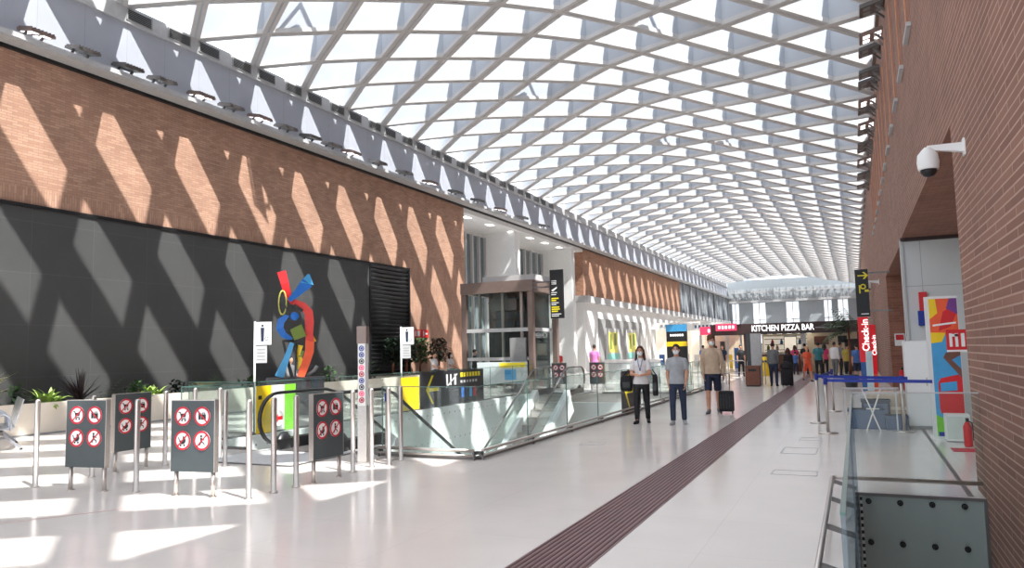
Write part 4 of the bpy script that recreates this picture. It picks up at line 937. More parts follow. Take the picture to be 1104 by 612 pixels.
t = thing('fire_sign', 'small white and red fire sign on the brick recess end beyond the white wall', 'sign', (1.42, 28.97, 1.5))
m = MB(); m.box(-0.16, 0.16, -0.02, 0, 0, 0.42, 0); m.box(-0.12, 0.12, -0.025, -0.02, 0.2, 0.38, 1); m.build('panel', [M['signwhite'], M['redbr']], t)
t = thing('fire_extinguisher', 'distant red fire extinguisher in the brick recess below the small fire sign', 'extinguisher', (1.42, 28.8, 0))
m = MB(); m.lathe([(0, 0.09), (0.02, 0.11), (0.6, 0.11), (0.68, 0.06)], 14); m.build('cylinder', M['redbr'], t)
m = MB(); m.box(-0.03, 0.03, -0.09, 0.04, 0.68, 0.76); m.build('valve', M['black'], t)
t = plant('palm', 'tall potted palm standing left of the red totems', (-0.2, 30.5, 0.45), 3.0, 1.0, M['leaf'], None, 90)
m = MB(); m.lathe([(-0.45, 0.2), (0.0, 0.28), (0.02, 0.24)], 16); m.build('pot', M['charcoal'], t)

# ------------------------------------------------------------------ food counter in the middle of the hall
t = thing('food_counter', 'pizza bar pavilion with dark fascia and white KITCHEN PIZZA BAR lettering', 'restaurant', (0, 46, 0))
m = MB(); m.box(-7.9, 0.35, 0, 0.3, 2.32, 2.93); m.box(-7.9, 0.35, 0.3, 9, 2.85, 2.93); m.box(-7.9, 0.35, -0.02, 0.0, 2.28, 2.33, 1); m.build('fascia', [M['darkbrown'], M['black']], t)
text('KITCHEN PIZZA BAR', 0.5, M['letters'], t, (-3.8, -0.03, 2.62), FY, depth=0.02, sx=0.74)
m = MB(); m.box(-2.0, -1.4, -0.01, 0, 2.56, 2.62); m.box(-1.1, -0.5, -0.01, 0, 2.56, 2.62); m.build('small_lettering', M['grey'], t)
m = MB(); m.box(-5.6, 0.35, 6, 6.2, 0, 2.85, 0); m.box(-5.5, 0.35, 5.9, 6, 1.2, 2.2, 1); m.build('back_wall', [M['cream'], M['glow']], t); m = MB(); m.box(-2.6, 0.3, 2.0, 2.2, 0, 2.3); m.build('front_wall', M['cream'], t)
m = MB(); m.box(-2.9, -2.62, 1.2, 1.5, 0, 2.32); m.build('pillar', M['white'], t)
for x, w, z0, z1 in ((-2.2, 0.8, 1.6, 2.1), (-0.9, 0.5, 1.7, 2.1)):
    m = MB(); m.box(x, x + w, 1.96, 2.0, z0, z1); m.build('menu_board', M['wood'] if x < -1 else M['black'], t)
m = MB(); m.box(-0.55, 0.25, 1.96, 2.0, 0.0, 1.9); m.build('doorway', M['darkbrown'], t)
m = MB(); m.box(-5.4, -2.6, 3.0, 3.6, 0, 1.05, 0); m.box(-5.5, -2.5, 2.9, 3.7, 1.05, 1.12, 1); m.build('counter', [M['wood'], M['lgrey']], t)
m = MB()
for z in (1.3, 1.65, 2.0): m.box(-5.4, -2.7, 5.5, 5.9, z, z + 0.04)
m.build('shelf', M['wood'], t)
for i in range(9):
    m = MB(); m.lathe([(0, .09), (.2, .09), (.28, .03), (.36, .03)], 8, (-5.2 + i * 0.28, 5.7, 1.34 + 0.35 * (i % 2))); m.build('bottle', [M['olive'], M['redbr'], M['cream'], M['lblue']][i % 4], t)
for x in (-7.8, -5.9, 0.25):
    m = MB(); m.box(x - 0.1, x + 0.1, 0.05, 0.25, 0, 2.32); m.build('post', M['darkbrown'], t)
m = MB(); m.box(-3.95, -3.2, 2.4, 2.6, 1.15, 2.2, 0); m.box(-3.9, -3.25, 2.38, 2.4, 1.3, 2.1, 1); m.build('display_case', [M['grey'], M['glow']], t)
for i in range(6):
    m = MB(); m.lathe([(2.55, .02), (2.5, .1), (2.3, .16)], 10, (-5.2 + i * 0.55, 1.6, 0)); m.cone((-5.2 + i * .55, 1.6, 2.5), (-5.2 + i * .55, 1.6, 2.86), .01, n=6); m.build('pendant_lamp', M['lamp'], t)
t = thing('shop_sign', 'small pink shop sign with white marks at the left end of the pizza bar fascia', 'sign', (-6.95, 45.8, 2.55))
m = MB(); m.box(-0.6, 0.6, -0.06, 0.15, 0, 0.42); m.build('panel', M['pinksign'], t)
m = MB()
for i in range(5): m.box(-0.45 + i * 0.2, -0.33 + i * 0.2, -0.07, -0.06, 0.12, 0.3)
m.build('lettering', M['letters'], t)
t = thing('litter_bin', 'brown square litter bin in front of the grey column', 'bin', (-3.78, 31.3, 0))
m = MB(); m.box(-0.27, 0.27, -0.27, 0.27, 0.05, 0.78); m.box(-0.25, 0.25, -0.25, 0.25, 0, 0.05, 1); m.box(-0.28, 0.28, -0.28, 0.28, 0.78, 0.82); m.build('body', [M['wood'], M['black']], t)
m = MB(); m.box(-0.15, 0.15, -0.275, -0.27, 0.6, 0.7); m.build('slot', M['black'], t)
t = thing('screen_column', 'plain grey column behind the brown litter bin', 'column', (-3.72, 32.2, 0))
m = MB(); m.box(-0.2, 0.2, -0.14, 0.14, 0, 2.12); m.build('column', M['lgrey'], t)
m = MB(); m.box(-0.36, -0.2, -0.14, 0.14, 0, 2.12); m.build('dark_side', M['charcoal'], t)
t = thing('litter_bin', 'bright yellow round-topped bin behind the brown bin', 'bin', (-4.45, 42.2, 0))
m = MB(); m.lathe([(0, 0.28), (0.9, 0.28), (0.98, 0.24), (1.02, 0.12)], 18); m.build('body', M['yellow'], t)
m = MB(); m.box(-0.14, 0.14, -0.29, -0.27, 0.72, 0.82); m.build('slot', M['black'], t)

# ------------------------------------------------------------------ shops along the left
for i, (y, lab) in enumerate(((58.5, 'yellow lit poster panel on the white left wall, nearer of the two'), (64.2, 'yellow lit poster panel on the white left wall, farther of the two'))):
    t = thing('poster_panel', lab, 'poster', (-17.95, y, 0.7), PI / 2, 'lit yellow posters on the left wall')
    m = MB(); m.box(-1.9, 1.9, -0.1, 0, 0, 2.6); m.build('frame', M['lgrey'], t)
    m = MB(); m.box(-1.2, 1.2, -0.12, -0.1, 0.65, 2.3); m.build('poster', M['poster'], t)
    m = MB(); m.box(-1.7, 1.7, -0.12, -0.1, 0.1, 0.55); m.build('lower_panel', mat('teal_panel', (130, 200, 190), .4), t)
    m = MB(); m.box(-0.9, -0.5, -0.13, -0.12, 0.9, 2.1); m.build('figure', M['olive'], t); m = MB(); m.box(0.2, 0.8, -0.13, -0.12, 1.2, 2.2); m.build('figure', M['olive'], t)
t = thing('shop_totem', 'shop totem with light blue top, black middle and yellow stripe behind the walking men', 'sign', (-10.4, 48, 0))
m = MB(); m.box(-0.65, 0.65, -0.12, 0.12, 0, 3.1); m.build('body', M['black'], t)
m = MB(); m.box(-0.66, 0.66, -0.13, 0.13, 2.65, 3.1); m.build('blue_top', M['lblue'], t)
m = MB(); m.box(-0.66, 0.66, -0.13, 0.13, 1.7, 2.0); m.build('yellow_stripe', M['yellow'], t)
m = MB()
for i in range(6): m.box(-0.4 + i * 0.15, -0.3 + i * 0.15, -0.13, -0.12, 2.35, 2.48)
m.build('lettering', M['letters'], t)
def shopfront(lab, x, y, w, h, fas, gl, sgn):
    t = thing('shop', lab, 'shop', (x, y, 0))
    m = MB(); m.box(0, w, 0, 0.3, h - 0.6, h); m.build('sign_band', fas, t)
    m = MB()
    for i in range(7): m.box(w * 0.2 + i * w * 0.09, w * 0.25 + i * w * 0.09, -0.03, 0, h - 0.42, h - 0.18)
    m.build('lettering', sgn, t)
    m = MB(); m.box(0, w, 1.8, 1.9, 0, h - 0.6); m.build('back_wall', gl, t)
    for i in range(4):
        m = MB(); m.box(w * i / 3 - 0.06, w * i / 3 + 0.06, 0, 0.15, 0, h - 0.6); m.build('post', M['lgrey'], t)
    for i in range(5):
        m = MB(); m.box(w * (0.1 + i * 0.17), w * (0.2 + i * 0.17), 0.9, 1.3, 0, 1.0 + 0.5 * (i % 3)); m.build('display', [M['cl_blue'], M['cl_rose'], M['cl_white'], M['cl_black'], M['yellow']][(i + int(y)) % 5], t)
shopfront('white shop front with a white sign band on the far left, beyond the yellow posters', -17.6, 70, 4.6, 4.0, M['white'], M['glow'], M['grey'])
shopfront('bright shop front with clothes behind the tall walking man', -12.6, 62, 3.4, 3.6, M['white'], M['glow'], M['crate'])
shopfront('shop front with a pink sign band left of the pizza bar', -10.4, 56, 2.9, 3.1, M['pinksign'], M['cream'], M['letters'])
t = thing('counter', 'white counter partition with grey panels behind the woman', 'counter', (-9.6, 34.5, 0))
m = MB(); m.box(-1.4, 1.2, 0, 0.5, 0, 1.05); m.box(-1.5, 1.3, -0.05, 0.55, 1.05, 1.1); m.build('counter', M['white'], t)
m = MB(); m.box(-1.2, -0.3, -0.02, 0, 0.15, 0.95); m.box(-0.1, 1.0, -0.02, 0, 0.15, 0.95); m.build('panel', M['lgrey'], t)
t = thing('queue_barrier', 'row of grey metal railing frames behind the walking woman and men', 'railing', (-6.6, 33, 0))
for i in range(4):
    m = MB(); x = i * 0.8; m.tube([(x, 0, 0), (x, 0, 0.95), (x + 0.1, 0, 1.0), (x + 0.6, 0, 1.0), (x + 0.7, 0, 0.95), (x + 0.7, 0, 0)], 0.022, 6); m.beam((x, 0, 0.5), (x + .7, 0, .5), .02, .02); m.build('frame', M['steel'], t)
# ------------------------------------------------------------------ people
def remesh(mb, name, m, parent, vox, it=2):
    me = mb.mesh('tmp', m); o = bpy.data.objects.new('tmp', me); COL.objects.link(o)
    r = o.modifiers.new('r', 'REMESH'); r.mode = 'VOXEL'; r.voxel_size = vox; r.use_smooth_shade = True
    if it: q = o.modifiers.new('s', 'SMOOTH'); q.iterations = it; q.factor = 0.5
    dg = bpy.context.evaluated_depsgraph_get()
    out = bpy.data.meshes.new_from_object(o.evaluated_get(dg)); bpy.data.objects.remove(o); bpy.data.meshes.remove(me)
    out.materials.clear(); out.materials.append(m); out.name = name
    for p in out.polygons: p.use_smooth = True; p.material_index = 0
    n = bpy.data.objects.new(name, out); COL.objects.link(n)
    if parent is not None: n.parent = parent
    return n
def person(lab, loc, rz, h, legs=(0.1, 0.05, -0.1, 0.1), arms=((0.05, 0.12, 0.15, 0), (0.05, 0.12, 0.15, 0)), top='cl_grey', sleeve='short', bottom='cl_jeans', blen='long', shoe='cl_black', hair='hair_b', hs='short', mask=False, skin='skin', hi=False, seated=0.0, dress=False, lanyard=False, group=None, female=False, lean=0.0, head_yaw=0.0):
    """faces -Y; +1 side is the person's left (+X). legs: (pitch, knee) left then right; arms: (pitch, out, elbow, inward)"""
    t = thing('person', lab, 'person', loc, rz, group)
    s = h / 1.76; V = Vector
    vox = 0.0065 if hi else 0.022
    cvox = 0.011 if hi else 0.024
    def dirv(p, xs): c = math.sqrt(max(0, 1 - xs * xs)); return V((xs, -math.sin(p) * c, -math.cos(p) * c))
    # joints
    J = {}
    for i, sd in enumerate((1, -1)):
        hp = V((sd * 0.09, 0, 0.93)); a, k = legs[2 * i], legs[2 * i + 1]
        kn = hp + dirv(a, sd * 0.04) * 0.44; an = kn + dirv(a - k, 0) * 0.41
        fd = V((sd * 0.22, -0.97, 0)).normalized()
        J['L%d' % i] = (hp, kn, an, fd)
        sh = V((sd * (0.15 if female else 0.172), 0.01 - lean * 0.5, 1.405)); pa, ou, el, inn = arms[i]
        eb = sh + dirv(pa, sd * math.sin(ou)) * 0.285
        wr = eb + dirv(pa + el, -sd * math.sin(inn)) * 0.25
        J['A%d' % i] = (sh, eb, wr, dirv(pa + el, -sd * math.sin(inn)))
    drop = min(J['L0'][2].z, J['L1'][2].z) - 0.075 if not seated else 0.93 - seated / s - 0.1
    sh0 = V((0, 0, -drop))
    def P(v): return (V(v) + sh0) * s
    wst = 0.9 if female else 1.0
    hc = P((0, -0.02 - lean, 1.645)); HR = Euler((0, 0, head_yaw)).to_matrix()
    def H(x, y, z): return hc + HR @ (V((x, y, z)) * s)
    b = MB()
    b.ell(P((0, 0, 0.95)), (0.16 * s, 0.11 * s, 0.12 * s)); b.ell(P((0, 0, 1.12)), (0.145 * s * wst, 0.1 * s, 0.17 * s)); b.ell(P((0, -lean * .4, 1.32)), (0.165 * s * wst, 0.11 * s, 0.18 * s))
    b.caps(P((-0.13 * wst, 0.01 - lean * .5, 1.41)), P((0.13 * wst, 0.01 - lean * .5, 1.41)), 0.052 * s, 0.052 * s); b.caps(P((0, 0.01 - lean * .5, 1.42)), P((0, -0.005 - lean, 1.57)), 0.056 * s, 0.052 * s)
    b.ell(H(0, 0.01, 0.01), (0.074 * s, 0.094 * s, 0.108 * s), 16, 0, HR); b.ell(H(0, -0.03, -0.055), (0.052 * s, 0.058 * s, 0.062 * s), 12, 0, HR)
    b.caps(H(0, -0.085, 0.012), H(0, -0.104, -0.022), 0.011 * s, 0.015 * s, 8)
    for sd in (-1, 1): b.ell(H(sd * 0.076, 0.012, -0.005), (0.012 * s, 0.02 * s, 0.032 * s), 8, 0, HR)
    for i, sd in enumerate((1, -1)):
        hp, kn, an, fd = J['L%d' % i]
        b.caps(P(hp), P(kn), 0.082 * s, 0.055 * s); b.caps(P(kn), P(kn.lerp(an, .35)), 0.052 * s, 0.056 * s); b.caps(P(kn.lerp(an, .35)), P(an), 0.055 * s, 0.036 * s)
        b.caps(P(an + V((0, 0.03, -0.04))), P(an + fd * 0.15 + V((0, 0, -0.045))), 0.034 * s, 0.028 * s)
        sh, eb, wr, hd = J['A%d' % i]
        b.caps(P(sh), P(eb), 0.05 * s, 0.039 * s); b.caps(P(eb), P(wr), 0.04 * s, 0.026 * s)
        pe = wr + hd * 0.085
        x, y, _ = orient(hd); fw = V((0, -1, 0)); fw = (fw - hd * fw.dot(hd)); fw = fw.normalized() if fw.length > 0.3 else V((sd, 0, 0)); sdv = hd.cross(fw).normalized()
        b.caps(P(wr), P(wr + hd * 0.03), 0.026 * s, 0.026 * s, 8)
        for q in (-0.024, -0.008, 0.008, 0.024): b.caps(P(wr + hd * 0.02 + fw * q * 0.8), P(pe + fw * q), 0.014 * s, 0.013 * s, 8)
        inw = V((-sd, 0, 0)); inw = (inw - hd * inw.dot(hd)); inw = inw.normalized() if inw.length > 0.2 else sdv
        for q, ln in ((-0.027, 0.062), (-0.009, 0.074), (0.009, 0.08), (0.027, 0.07)):
            k = pe + fw * q; md = k + hd * ln * 0.55 + inw * 0.006; tip = md + hd * ln * 0.36 + inw * 0.026
            b.caps(P(k), P(md), 0.0095 * s, 0.0088 * s, 8); b.caps(P(md), P(tip), 0.0088 * s, 0.0075 * s, 8)
        k0 = wr + hd * 0.03 + fw * 0.026; k1 = k0 + hd * 0.035 + fw * 0.028 + inw * .012; k2 = k1 + hd * 0.034 + fw * 0.006 + inw * 0.01
        b.caps(P(k0), P(k1), 0.013 * s, 0.011 * s, 8); b.caps(P(k1), P(k2), 0.011 * s, 0.008 * s, 8)
    remesh(b, 'body', M[skin], t, vox, 2 if hi else 0)
    # clothing
    tor = [(0.90, .192, .146), (0.98, .186, .14), (1.1, .158 * wst, .12), (1.22, .168 * wst, .124), (1.33, .178 * wst, .128), (1.4, .158 * wst, .105), (1.46, .09, .08), (1.495, .064, .064)]
    if dress: tor = [(0.52, .25, .2), (0.8, .2, .15)] + tor[1:]
    if seated: tor = tor[1:]
    m = MB(); m.rings([[P((math.cos(2 * PI * i / 20) * rx, math.sin(2 * PI * i / 20) * ry - lean * max(0, (z - 1.0)), z)) for i in range(20)] for z, rx, ry in tor])
    for sd in (-1, 1): m.caps(P((sd * 0.03, 0.012 - lean * .5, 1.445)), P((sd * 0.15 * wst, 0.01 - lean * .5, 1.405)), 0.062 * s, 0.066 * s)
    for i, sd in enumerate((1, -1)):
        sh, eb, wr, hd = J['A%d' % i]
        m.ell(P(sh), (0.066 * s,) * 3, 10)
        if sleeve == 'short': m.cone(P(sh), P(sh.lerp(eb, 0.72)), 0.066 * s, 0.058 * s)
        else: m.cone(P(sh), P(eb), 0.064 * s, 0.053 * s); m.ell(P(eb), (0.054 * s,) * 3, 10); m.cone(P(eb), P(eb.lerp(wr, 0.97)), 0.053 * s, 0.038 * s)
    remesh(m, 'dress' if dress else 'shirt', M[top], t, cvox, 2 if hi else 0)
    if not dress:
        m = MB(); m.rings([[P((math.cos(2 * PI * i / 20) * rx, math.sin(2 * PI * i / 20) * ry, z)) for i in range(20)] for z, rx, ry in [(0.8, .1, .09), (0.86, .165, .122), (0.93, .172, .124), (1.02, .16 * wst, .117)]])
        for i, sd in enumerate((1, -1)):
            hp, kn, an, fd = J['L%d' % i]
            m.ell(P(hp), (0.096 * s,) * 3, 12)
            if blen == 'long': m.cone(P(hp), P(kn), 0.1 * s, 0.07 * s); m.ell(P(kn), (0.07 * s,) * 3, 10); m.cone(P(kn), P(kn.lerp(an, 0.96)), 0.069 * s, 0.056 * s)
            else: m.cone(P(hp), P(hp.lerp(kn, 0.93)), 0.102 * s, 0.085 * s)
        remesh(m, 'trousers' if blen == 'long' else 'shorts', M[bottom], t, cvox, 2 if hi else 0)
    for i, sd in enumerate((1, -1)):
        hp, kn, an, fd = J['L%d' % i]; z0 = an.z - 0.07
        m = MB(); m.caps(P(an + V((0, 0.035, -0.035))), P(an + fd * 0.16 + V((0, 0, -0.042))), 0.043 * s, 0.034 * s); m.caps(P(an + V((0, .01, 0.01))), P(an + V((0, 0.02, -0.03))), 0.045 * s, 0.046 * s)
        sx = fd.cross(V((0, 0, 1)))
        m.rings([[P(an + fd * (0.09 + 0.135 * math.cos(a)) * 1.0 + sx * 0.046 * math.sin(a) + V((0, 0.02, dz))) for a in [2 * PI * k / 16 for k in range(16)]] for dz in (-0.074, -0.05)])
        remesh(m, 'shoe', M[shoe], t, max(cvox * .9, 0.01), 1 if hi else 0)
    # hair
    m = MB(); HRm = HR
    rg = []
    if hs != 'bald':
        m.ell(H(0, 0.026, 0.038), (0.084 * s, 0.098 * s, 0.1 * s), 16, 0, HR)
        if hs == 'curly':
            R = random.Random(3)
            for k in range(34):
                a = R.uniform(0, 2 * PI); e = R.uniform(0.1, 1.5)
                m.ell(H(0.075 * math.cos(a) * math.cos(e), 0.02 + 0.09 * math.sin(a) * math.cos(e), 0.055 + 0.085 * math.sin(e)), (0.03 * s,) * 3, 8)
        if hs == 'long':
            for sd in (-1, 1): m.caps(H(sd * 0.078, 0.01, 0.03), H(sd * 0.1, 0.0, -0.2), 0.026 * s, 0.034 * s); m.caps(H(sd * .095, 0, -.18), H(sd * .085, -.03, -.3), .034 * s, .014 * s)
            m.caps(H(0, 0.07, 0.02), H(0, 0.09, -0.22), 0.07 * s, 0.05 * s)
        if hs == 'bun': m.ell(H(0, 0.1, 0.09), (0.05 * s,) * 3, 10)
        remesh(m, 'hair', M[hair], t, 0.009 if hi else 0.016, 1)
    if mask:
        m = MB(); m.ell(H(0, -0.05, -0.045), (0.064 * s, 0.062 * s, 0.058 * s), 16, 0, HR); mk = m.build('face_mask', M['mask'], t)
        m = MB()
        for sd in (-1, 1): m.beam(H(sd * .06, -.06, -.03), H(sd * .082, .01, .0), .004, .004)
        m.build('ear_loop', M['mask'], mk)
    if hi:
        for sd in (-1, 1):
            m = MB(); m.ell(H(sd * 0.03, -0.078, 0.022), (0.012 * s, 0.008 * s, 0.007 * s), 10, 0, HR); m.build('eye', M['hair_k'], t)
            m = MB(); m.beam(H(sd * 0.018, -0.086, 0.042), H(sd * 0.046, -0.074, 0.043), 0.006, 0.006); m.build('eyebrow', M[hair], t)
    if lanyard:
        m = MB(); m.tube([P((-.06, -.06, 1.48)), P((-.035, -.13, 1.36)), P((0, -.135, 1.2))], 0.006 * s, 6); m.tube([P((.06, -.06, 1.48)), P((.035, -.13, 1.36)), P((0, -.135, 1.2))], 0.006 * s, 6); m.build('lanyard', M['dblue'], t)
        m = MB(); c = P((0, -.14, 1.15)); m.box(c.x - .03, c.x + .03, c.y - .004, c.y + .004, c.z - .045, c.z + .045); m.build('badge', M['signwhite'], t)
    return t, J, P
FD = 0.30   # main walkers turn slightly toward the camera
t, J, P = person('woman walking in white shirt, black trousers, blue lanyard and face mask, long reddish hair', (-4.25, 15.88, 0), 0.12, 1.66, legs=(-0.13, 0.1, 0.14, 0.04), arms=((0.28, 0.22, 1.15, 0.75), (0.28, 0.22, 1.15, 0.75)), top='cl_white', bottom='cl_black', hair='hair_r', hs='long', mask=True, hi=True, female=True, lanyard=True)
def bag(lab, loc, rz, w, d, h, mt, strap):
    t = thing('bag', lab, 'bag', loc, rz)
    m = MB(); m.rings([[Vector((math.cos(a) * w / 2 * q * (1 if abs(math.cos(a)) < .7 else 1.0), math.sin(a) * d / 2 * q, z)) for a in [2 * PI * i / 16 for i in range(16)]] for z, q in ((0, .82), (0.03, .98), (h * .5, 1.05), (h * .9, .92), (h, .7))]); m.build('bag_body', mt, t)
    m = MB(); m.tube(strap, 0.012, 6); m.build('strap', mt, t)
    m = MB(); m.box(-w * .3, w * .3, -d * .53 - .004, -d * .5, h * .25, h * .6); m.build('pocket', M['rubber'], t)
    return t
bag('black shoulder bag hanging at the right arm of the woman in the white shirt', (-4.58, 15.86, 0.68), 0.2, 0.26, 0.13, 0.34, M['cl_black'], [(-.07, 0, .32), (.06, -.02, .47), (.1, 0.0, .48), (.07, 0, .32)])
bag('black jacket bundle hanging at the left side of the woman in the white shirt', (-3.97, 15.98, 0.58), 0.1, 0.12, 0.12, 0.46, M['cl_black'], [(-.05, 0, .44), (-.1, 0, .56), (-.06, 0.02, .57), (.03, 0, .44)])
person('man walking in light grey t-shirt and dark jeans, between the woman and tall man', (-3.46, 15.84, 0), 0.1, 1.68, legs=(-0.1, 0.12, 0.18, 0.06), arms=((0.12, 0.16, 0.35, 0.1), (-0.05, 0.16, 0.2, 0.1)), top='cl_grey', bottom='cl_jeans', hair='hair_b', hs='short', mask=True, hi=True, shoe='cl_grey')
t, J2, P2 = person('tall curly-haired man in beige sweater and navy shorts pulling a suitcase', (-3.21, 18.66, 0), 0.15, 1.88, legs=(-0.14, 0.12, 0.16, 0.04), arms=((-0.16, 0.2, 0.12, -0.05), (0.06, 0.2, 0.25, 0.1)), top='cl_beige', sleeve='long', bottom='cl_navy', blen='short', hair='hair_c', hs='curly', mask=True, hi=True, shoe='cl_dgrey', head_yaw=0.35)
def suitcase(lab, loc, rz, w, d, h, mt, grip):
    t = thing('suitcase', lab, 'suitcase', loc, rz)
    def rr(q, z): 
        pts = []
        for i in range(20):
            a = 2 * PI * i / 20; c, s_ = math.cos(a), math.sin(a)
            pts.append(Vector((math.copysign(abs(c) ** .35, c) * w / 2 * q, math.copysign(abs(s_) ** .35, s_) * d / 2 * q, z)))
        return pts
    m = MB(); m.rings([rr(.85, .05), rr(.98, .07), rr(1, .12), rr(1, h - .06), rr(.97, h - .02), rr(.85, h)]); m.build('shell', mt, t)
    m = MB()
    for i in range(5): m.box(-w * .4 + i * w * .19, -w * .4 + i * w * .19 + .02, -d / 2 - .006, -d / 2 + .01, .12, h - .08)
    m.build('rib', M['rubber'], t)
    for sx in (-1, 1):
        m = MB(); x = sx * w * .36; m.cone((x - .012, -d * .3, .028), (x + .012, -d * .3, .028), .028); m.cone((x - .012, d * .3, .028), (x + .012, d * .3, .028), .028); m.build('wheel', M['rubber'], t)
    m = MB(); m.tube([(-.08, 0, h - .01), Vector((-.08, 0, h - .01)).lerp(Vector(grip) + Vector((-.08, 0, 0)), .97), Vector(grip) + Vector((-.06, 0, 0)), Vector(grip) + Vector((.06, 0, 0)), Vector((.08, 0, h - .01)).lerp(Vector(grip) + Vector((.08, 0, 0)), .97), (.08, 0, h - .01)], .01, 6); m.build('pull_handle', M['steel_d'], t)
    return t
suitcase('small black cabin suitcase pulled by the tall man in the beige sweater', (-2.9, 18.62, 0), 0.1, 0.36, 0.24, 0.54, M['cl_black'], (0.02, 0.06, 0.95))

G = None
person('man seen from behind in grey sweater and jeans near the brown litter bin', (-3.0, 31.4, 0), PI, 1.72, top='cl_dgrey', sleeve='long', hair='hair_b', legs=(0.08, 0.02, -0.08, 0.05))
person('person in black with dark hair beside the man in the grey sweater, standing at luggage', (-2.45, 31.6, 0), PI + .3, 1.5, top='cl_black', sleeve='long', bottom='cl_black', hair='hair_r', hs='long', female=True)
suitcase('black suitcase standing beside the man in the grey sweater in the distance', (-2.5, 31.0, 0), 0.2, 0.42, 0.28, 0.66, M['cl_black'], (0, 0.02, 0.98))
bag('black bag lying on top of the distant black suitcase', (-2.5, 31.0, 0.665), 0.2, 0.42, 0.24, 0.26, M['cl_black'], [(-.1, 0, .24), (-.05, 0, .34), (.05, 0, .34), (.1, 0, .24)])
person('woman in orange top and orange skirt walking in front of the pizza bar', (-1.95, 35.3, 0), 0.4, 1.55, legs=(0.25, 0.1, -0.25, 0.3), top='cl_orange', bottom='cl_orange', blen='short', hair='hair_y', female=True, hs='short')
person('person in teal shirt and dark trousers right of the woman in orange', (-1.6, 38.2, 0), PI, 1.72, top='cl_teal', bottom='cl_black', hair='hair_k')
person('person in rose-pink shirt standing left of the white-shirted man by the pizza bar', (-1.45, 41.5, 0), PI, 1.65, top='cl_rose', bottom='cl_black', hair='hair_k', female=True, hs='long')
person('man in white shirt and dark trousers standing by the right end of the pizza bar', (-0.95, 40.5, 0), 2.6, 1.72, top='cl_white', sleeve='long', bottom='cl_dgrey', hair='hair_b')
person('person in grey jacket close behind the man in white shirt', (-0.7, 42.0, 0), 2.2, 1.7, top='cl_dgrey', sleeve='long', bottom='cl_black', hair='hair_k')
person('person in yellow and dark clothes near the potted palm', (-0.35, 37.0, 0), 2.8, 1.62, top='cl_yellow', bottom='cl_black', hair='hair_k')
person('person in blue shirt and shorts beside the palm, right of the one in yellow', (0.05, 34.5, 0), PI, 1.6, top='cl_blue', bottom='cl_navy', blen='short', hair='hair_b')
person('child in light blue shirt in the queue at the pizza bar counter', (-3.0, 43.4, 0), PI, 1.25, top='cl_blue', bottom='cl_navy', hair='hair_b')
person('person with rose-coloured top in the queue at the pizza bar', (-3.1, 44.8, 0), PI, 1.6, top='cl_rose', bottom='cl_black', hair='hair_r', female=True, hs='long')
person('person in black in the queue, right of the child in light blue', (-2.55, 44.3, 0), PI, 1.68, top='cl_black', bottom='cl_black', hair='hair_k')
person('person in black standing left of the grey column', (-5.6, 41.5, 0), 0.4, 1.68, top='cl_black', bottom='cl_black', hair='hair_k')
person('person in navy top at the left end of the pizza bar', (-6.7, 42.5, 0), 0.0, 1.7, top='cl_navy', bottom='cl_dgrey', hair='hair_b')
person('person in blue shirt far behind the tall man, by the bright shop front', (-8.4, 46, 0), PI, 1.72, top='cl_blue', bottom='cl_black', hair='hair_k')
person('person in dark clothes far back near the pink shop sign', (-7.3, 44.0, 0), PI, 1.66, top='cl_dgrey', bottom='cl_black', hair='hair_k')
person('man in pink shirt and navy shorts seen from behind beyond the glass of the well', (-11.0, 33.0, 0), PI, 1.84, top='cl_pink', bottom='cl_navy', blen='short', hair='hair_b', shoe='cl_white')
person('person in red shirt near the lift beyond the escalators', (-13.0, 33.5, 0), PI + .4, 1.62, top='cl_red', bottom='cl_black', hair='hair_k')
sit = (1.5, 1.5, 1.5, 1.5)
lap = ((0.35, 0.1, 0.8, 0.3), (0.35, 0.1, 0.8, 0.3))
person('person in dark clothes sitting on the planter edge to the right of the sculpture', (-16.62, 18.9, 0.0), PI / 2, 1.72, legs=sit, arms=lap, top='cl_dgrey', bottom='cl_black', hair='hair_k', seated=0.7, sleeve='long')
person('person in white shirt sitting on the planter edge by the tall shrubs', (-16.4, 27.6, 0.02), PI / 2, 1.7, legs=sit, arms=lap, top='cl_white', bottom='cl_navy', hair='hair_b', seated=0.72)
person('dark-haired person with face mask sitting by the tall shrubs, right of the one in white', (-16.4, 29.0, 0.02), PI / 2, 1.66, legs=sit, arms=lap, top='cl_white', bottom='cl_black', hair='hair_k', hs='long', seated=0.72, mask=True, female=True)
person('person in black standing by the brick wall beyond the black arrow banner', (-15.9, 30.4, 0), PI / 2 + .5, 1.74, top='cl_black', bottom='cl_black', hair='hair_k', sleeve='long')
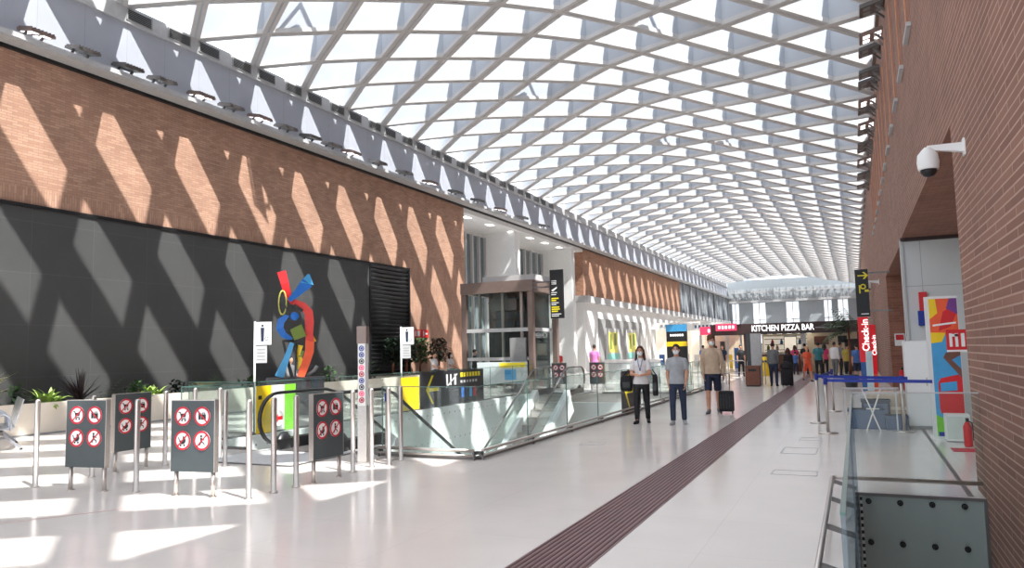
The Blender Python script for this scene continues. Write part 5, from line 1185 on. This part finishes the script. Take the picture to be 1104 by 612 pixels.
# ------------------------------------------------------------------ light, sky, camera
sc = bpy.context.scene
w = bpy.data.worlds.new('sky'); sc.world = w; w.use_nodes = True
nt = w.node_tree; bg = nt.nodes['Background']
tc = nt.nodes.new('ShaderNodeTexCoord'); nz = nt.nodes.new('ShaderNodeTexNoise'); nz.inputs['Scale'].default_value = 2.2; nz.inputs['Detail'].default_value = 4
rp = nt.nodes.new('ShaderNodeValToRGB'); rp.color_ramp.elements[0].position = 0.35; rp.color_ramp.elements[1].position = 0.65
rp.color_ramp.elements[0].color = (0.72, 0.84, 1.0, 1); rp.color_ramp.elements[1].color = (1.0, 1.0, 1.0, 1)
nt.links.new(tc.outputs['Generated'], nz.inputs['Vector']); nt.links.new(nz.outputs['Fac'], rp.inputs['Fac']); nt.links.new(rp.outputs['Color'], bg.inputs['Color'])
bg.inputs['Strength'].default_value = SKY
sl = bpy.data.lights.new('sun', 'SUN'); sl.energy = SUN; sl.angle = 0.012; sl.color = (1.0, 0.97, 0.92)
so = bpy.data.objects.new('sun', sl); COL.objects.link(so)
so.rotation_euler = Vector(SUND).to_track_quat('-Z', 'Y').to_euler(); so.location = (30, -20, 40)
yaw, pit, rol = [math.radians(a) for a in (24.62, 5.20, -1.29)]
fv = Vector((-math.sin(yaw) * math.cos(pit), math.cos(yaw) * math.cos(pit), math.sin(pit))); rv = Vector((math.cos(yaw), math.sin(yaw), 0)); uv = rv.cross(fv)
r2 = rv * math.cos(rol) + uv * math.sin(rol); u2 = -rv * math.sin(rol) + uv * math.cos(rol)
cam = bpy.data.cameras.new('camera'); cam.sensor_width = 36; cam.lens = 800 / 1104 * 36; cam.clip_start = 0.05; cam.clip_end = 500
co = bpy.data.objects.new('camera', cam); COL.objects.link(co)
co.matrix_world = Matrix(((r2.x, u2.x, -fv.x, 0), (r2.y, u2.y, -fv.y, 0), (r2.z, u2.z, -fv.z, 1.6), (0, 0, 0, 1)))
sc.camera = co
sc.view_settings.view_transform = 'Standard'; sc.view_settings.look = 'None'; sc.view_settings.exposure = EXPO
sc.cycles.use_denoising = True; sc.cycles.transparent_max_bounces = 24; sc.cycles.max_bounces = 8; sc.cycles.diffuse_bounces = 5; sc.cycles.sample_clamp_indirect = 6
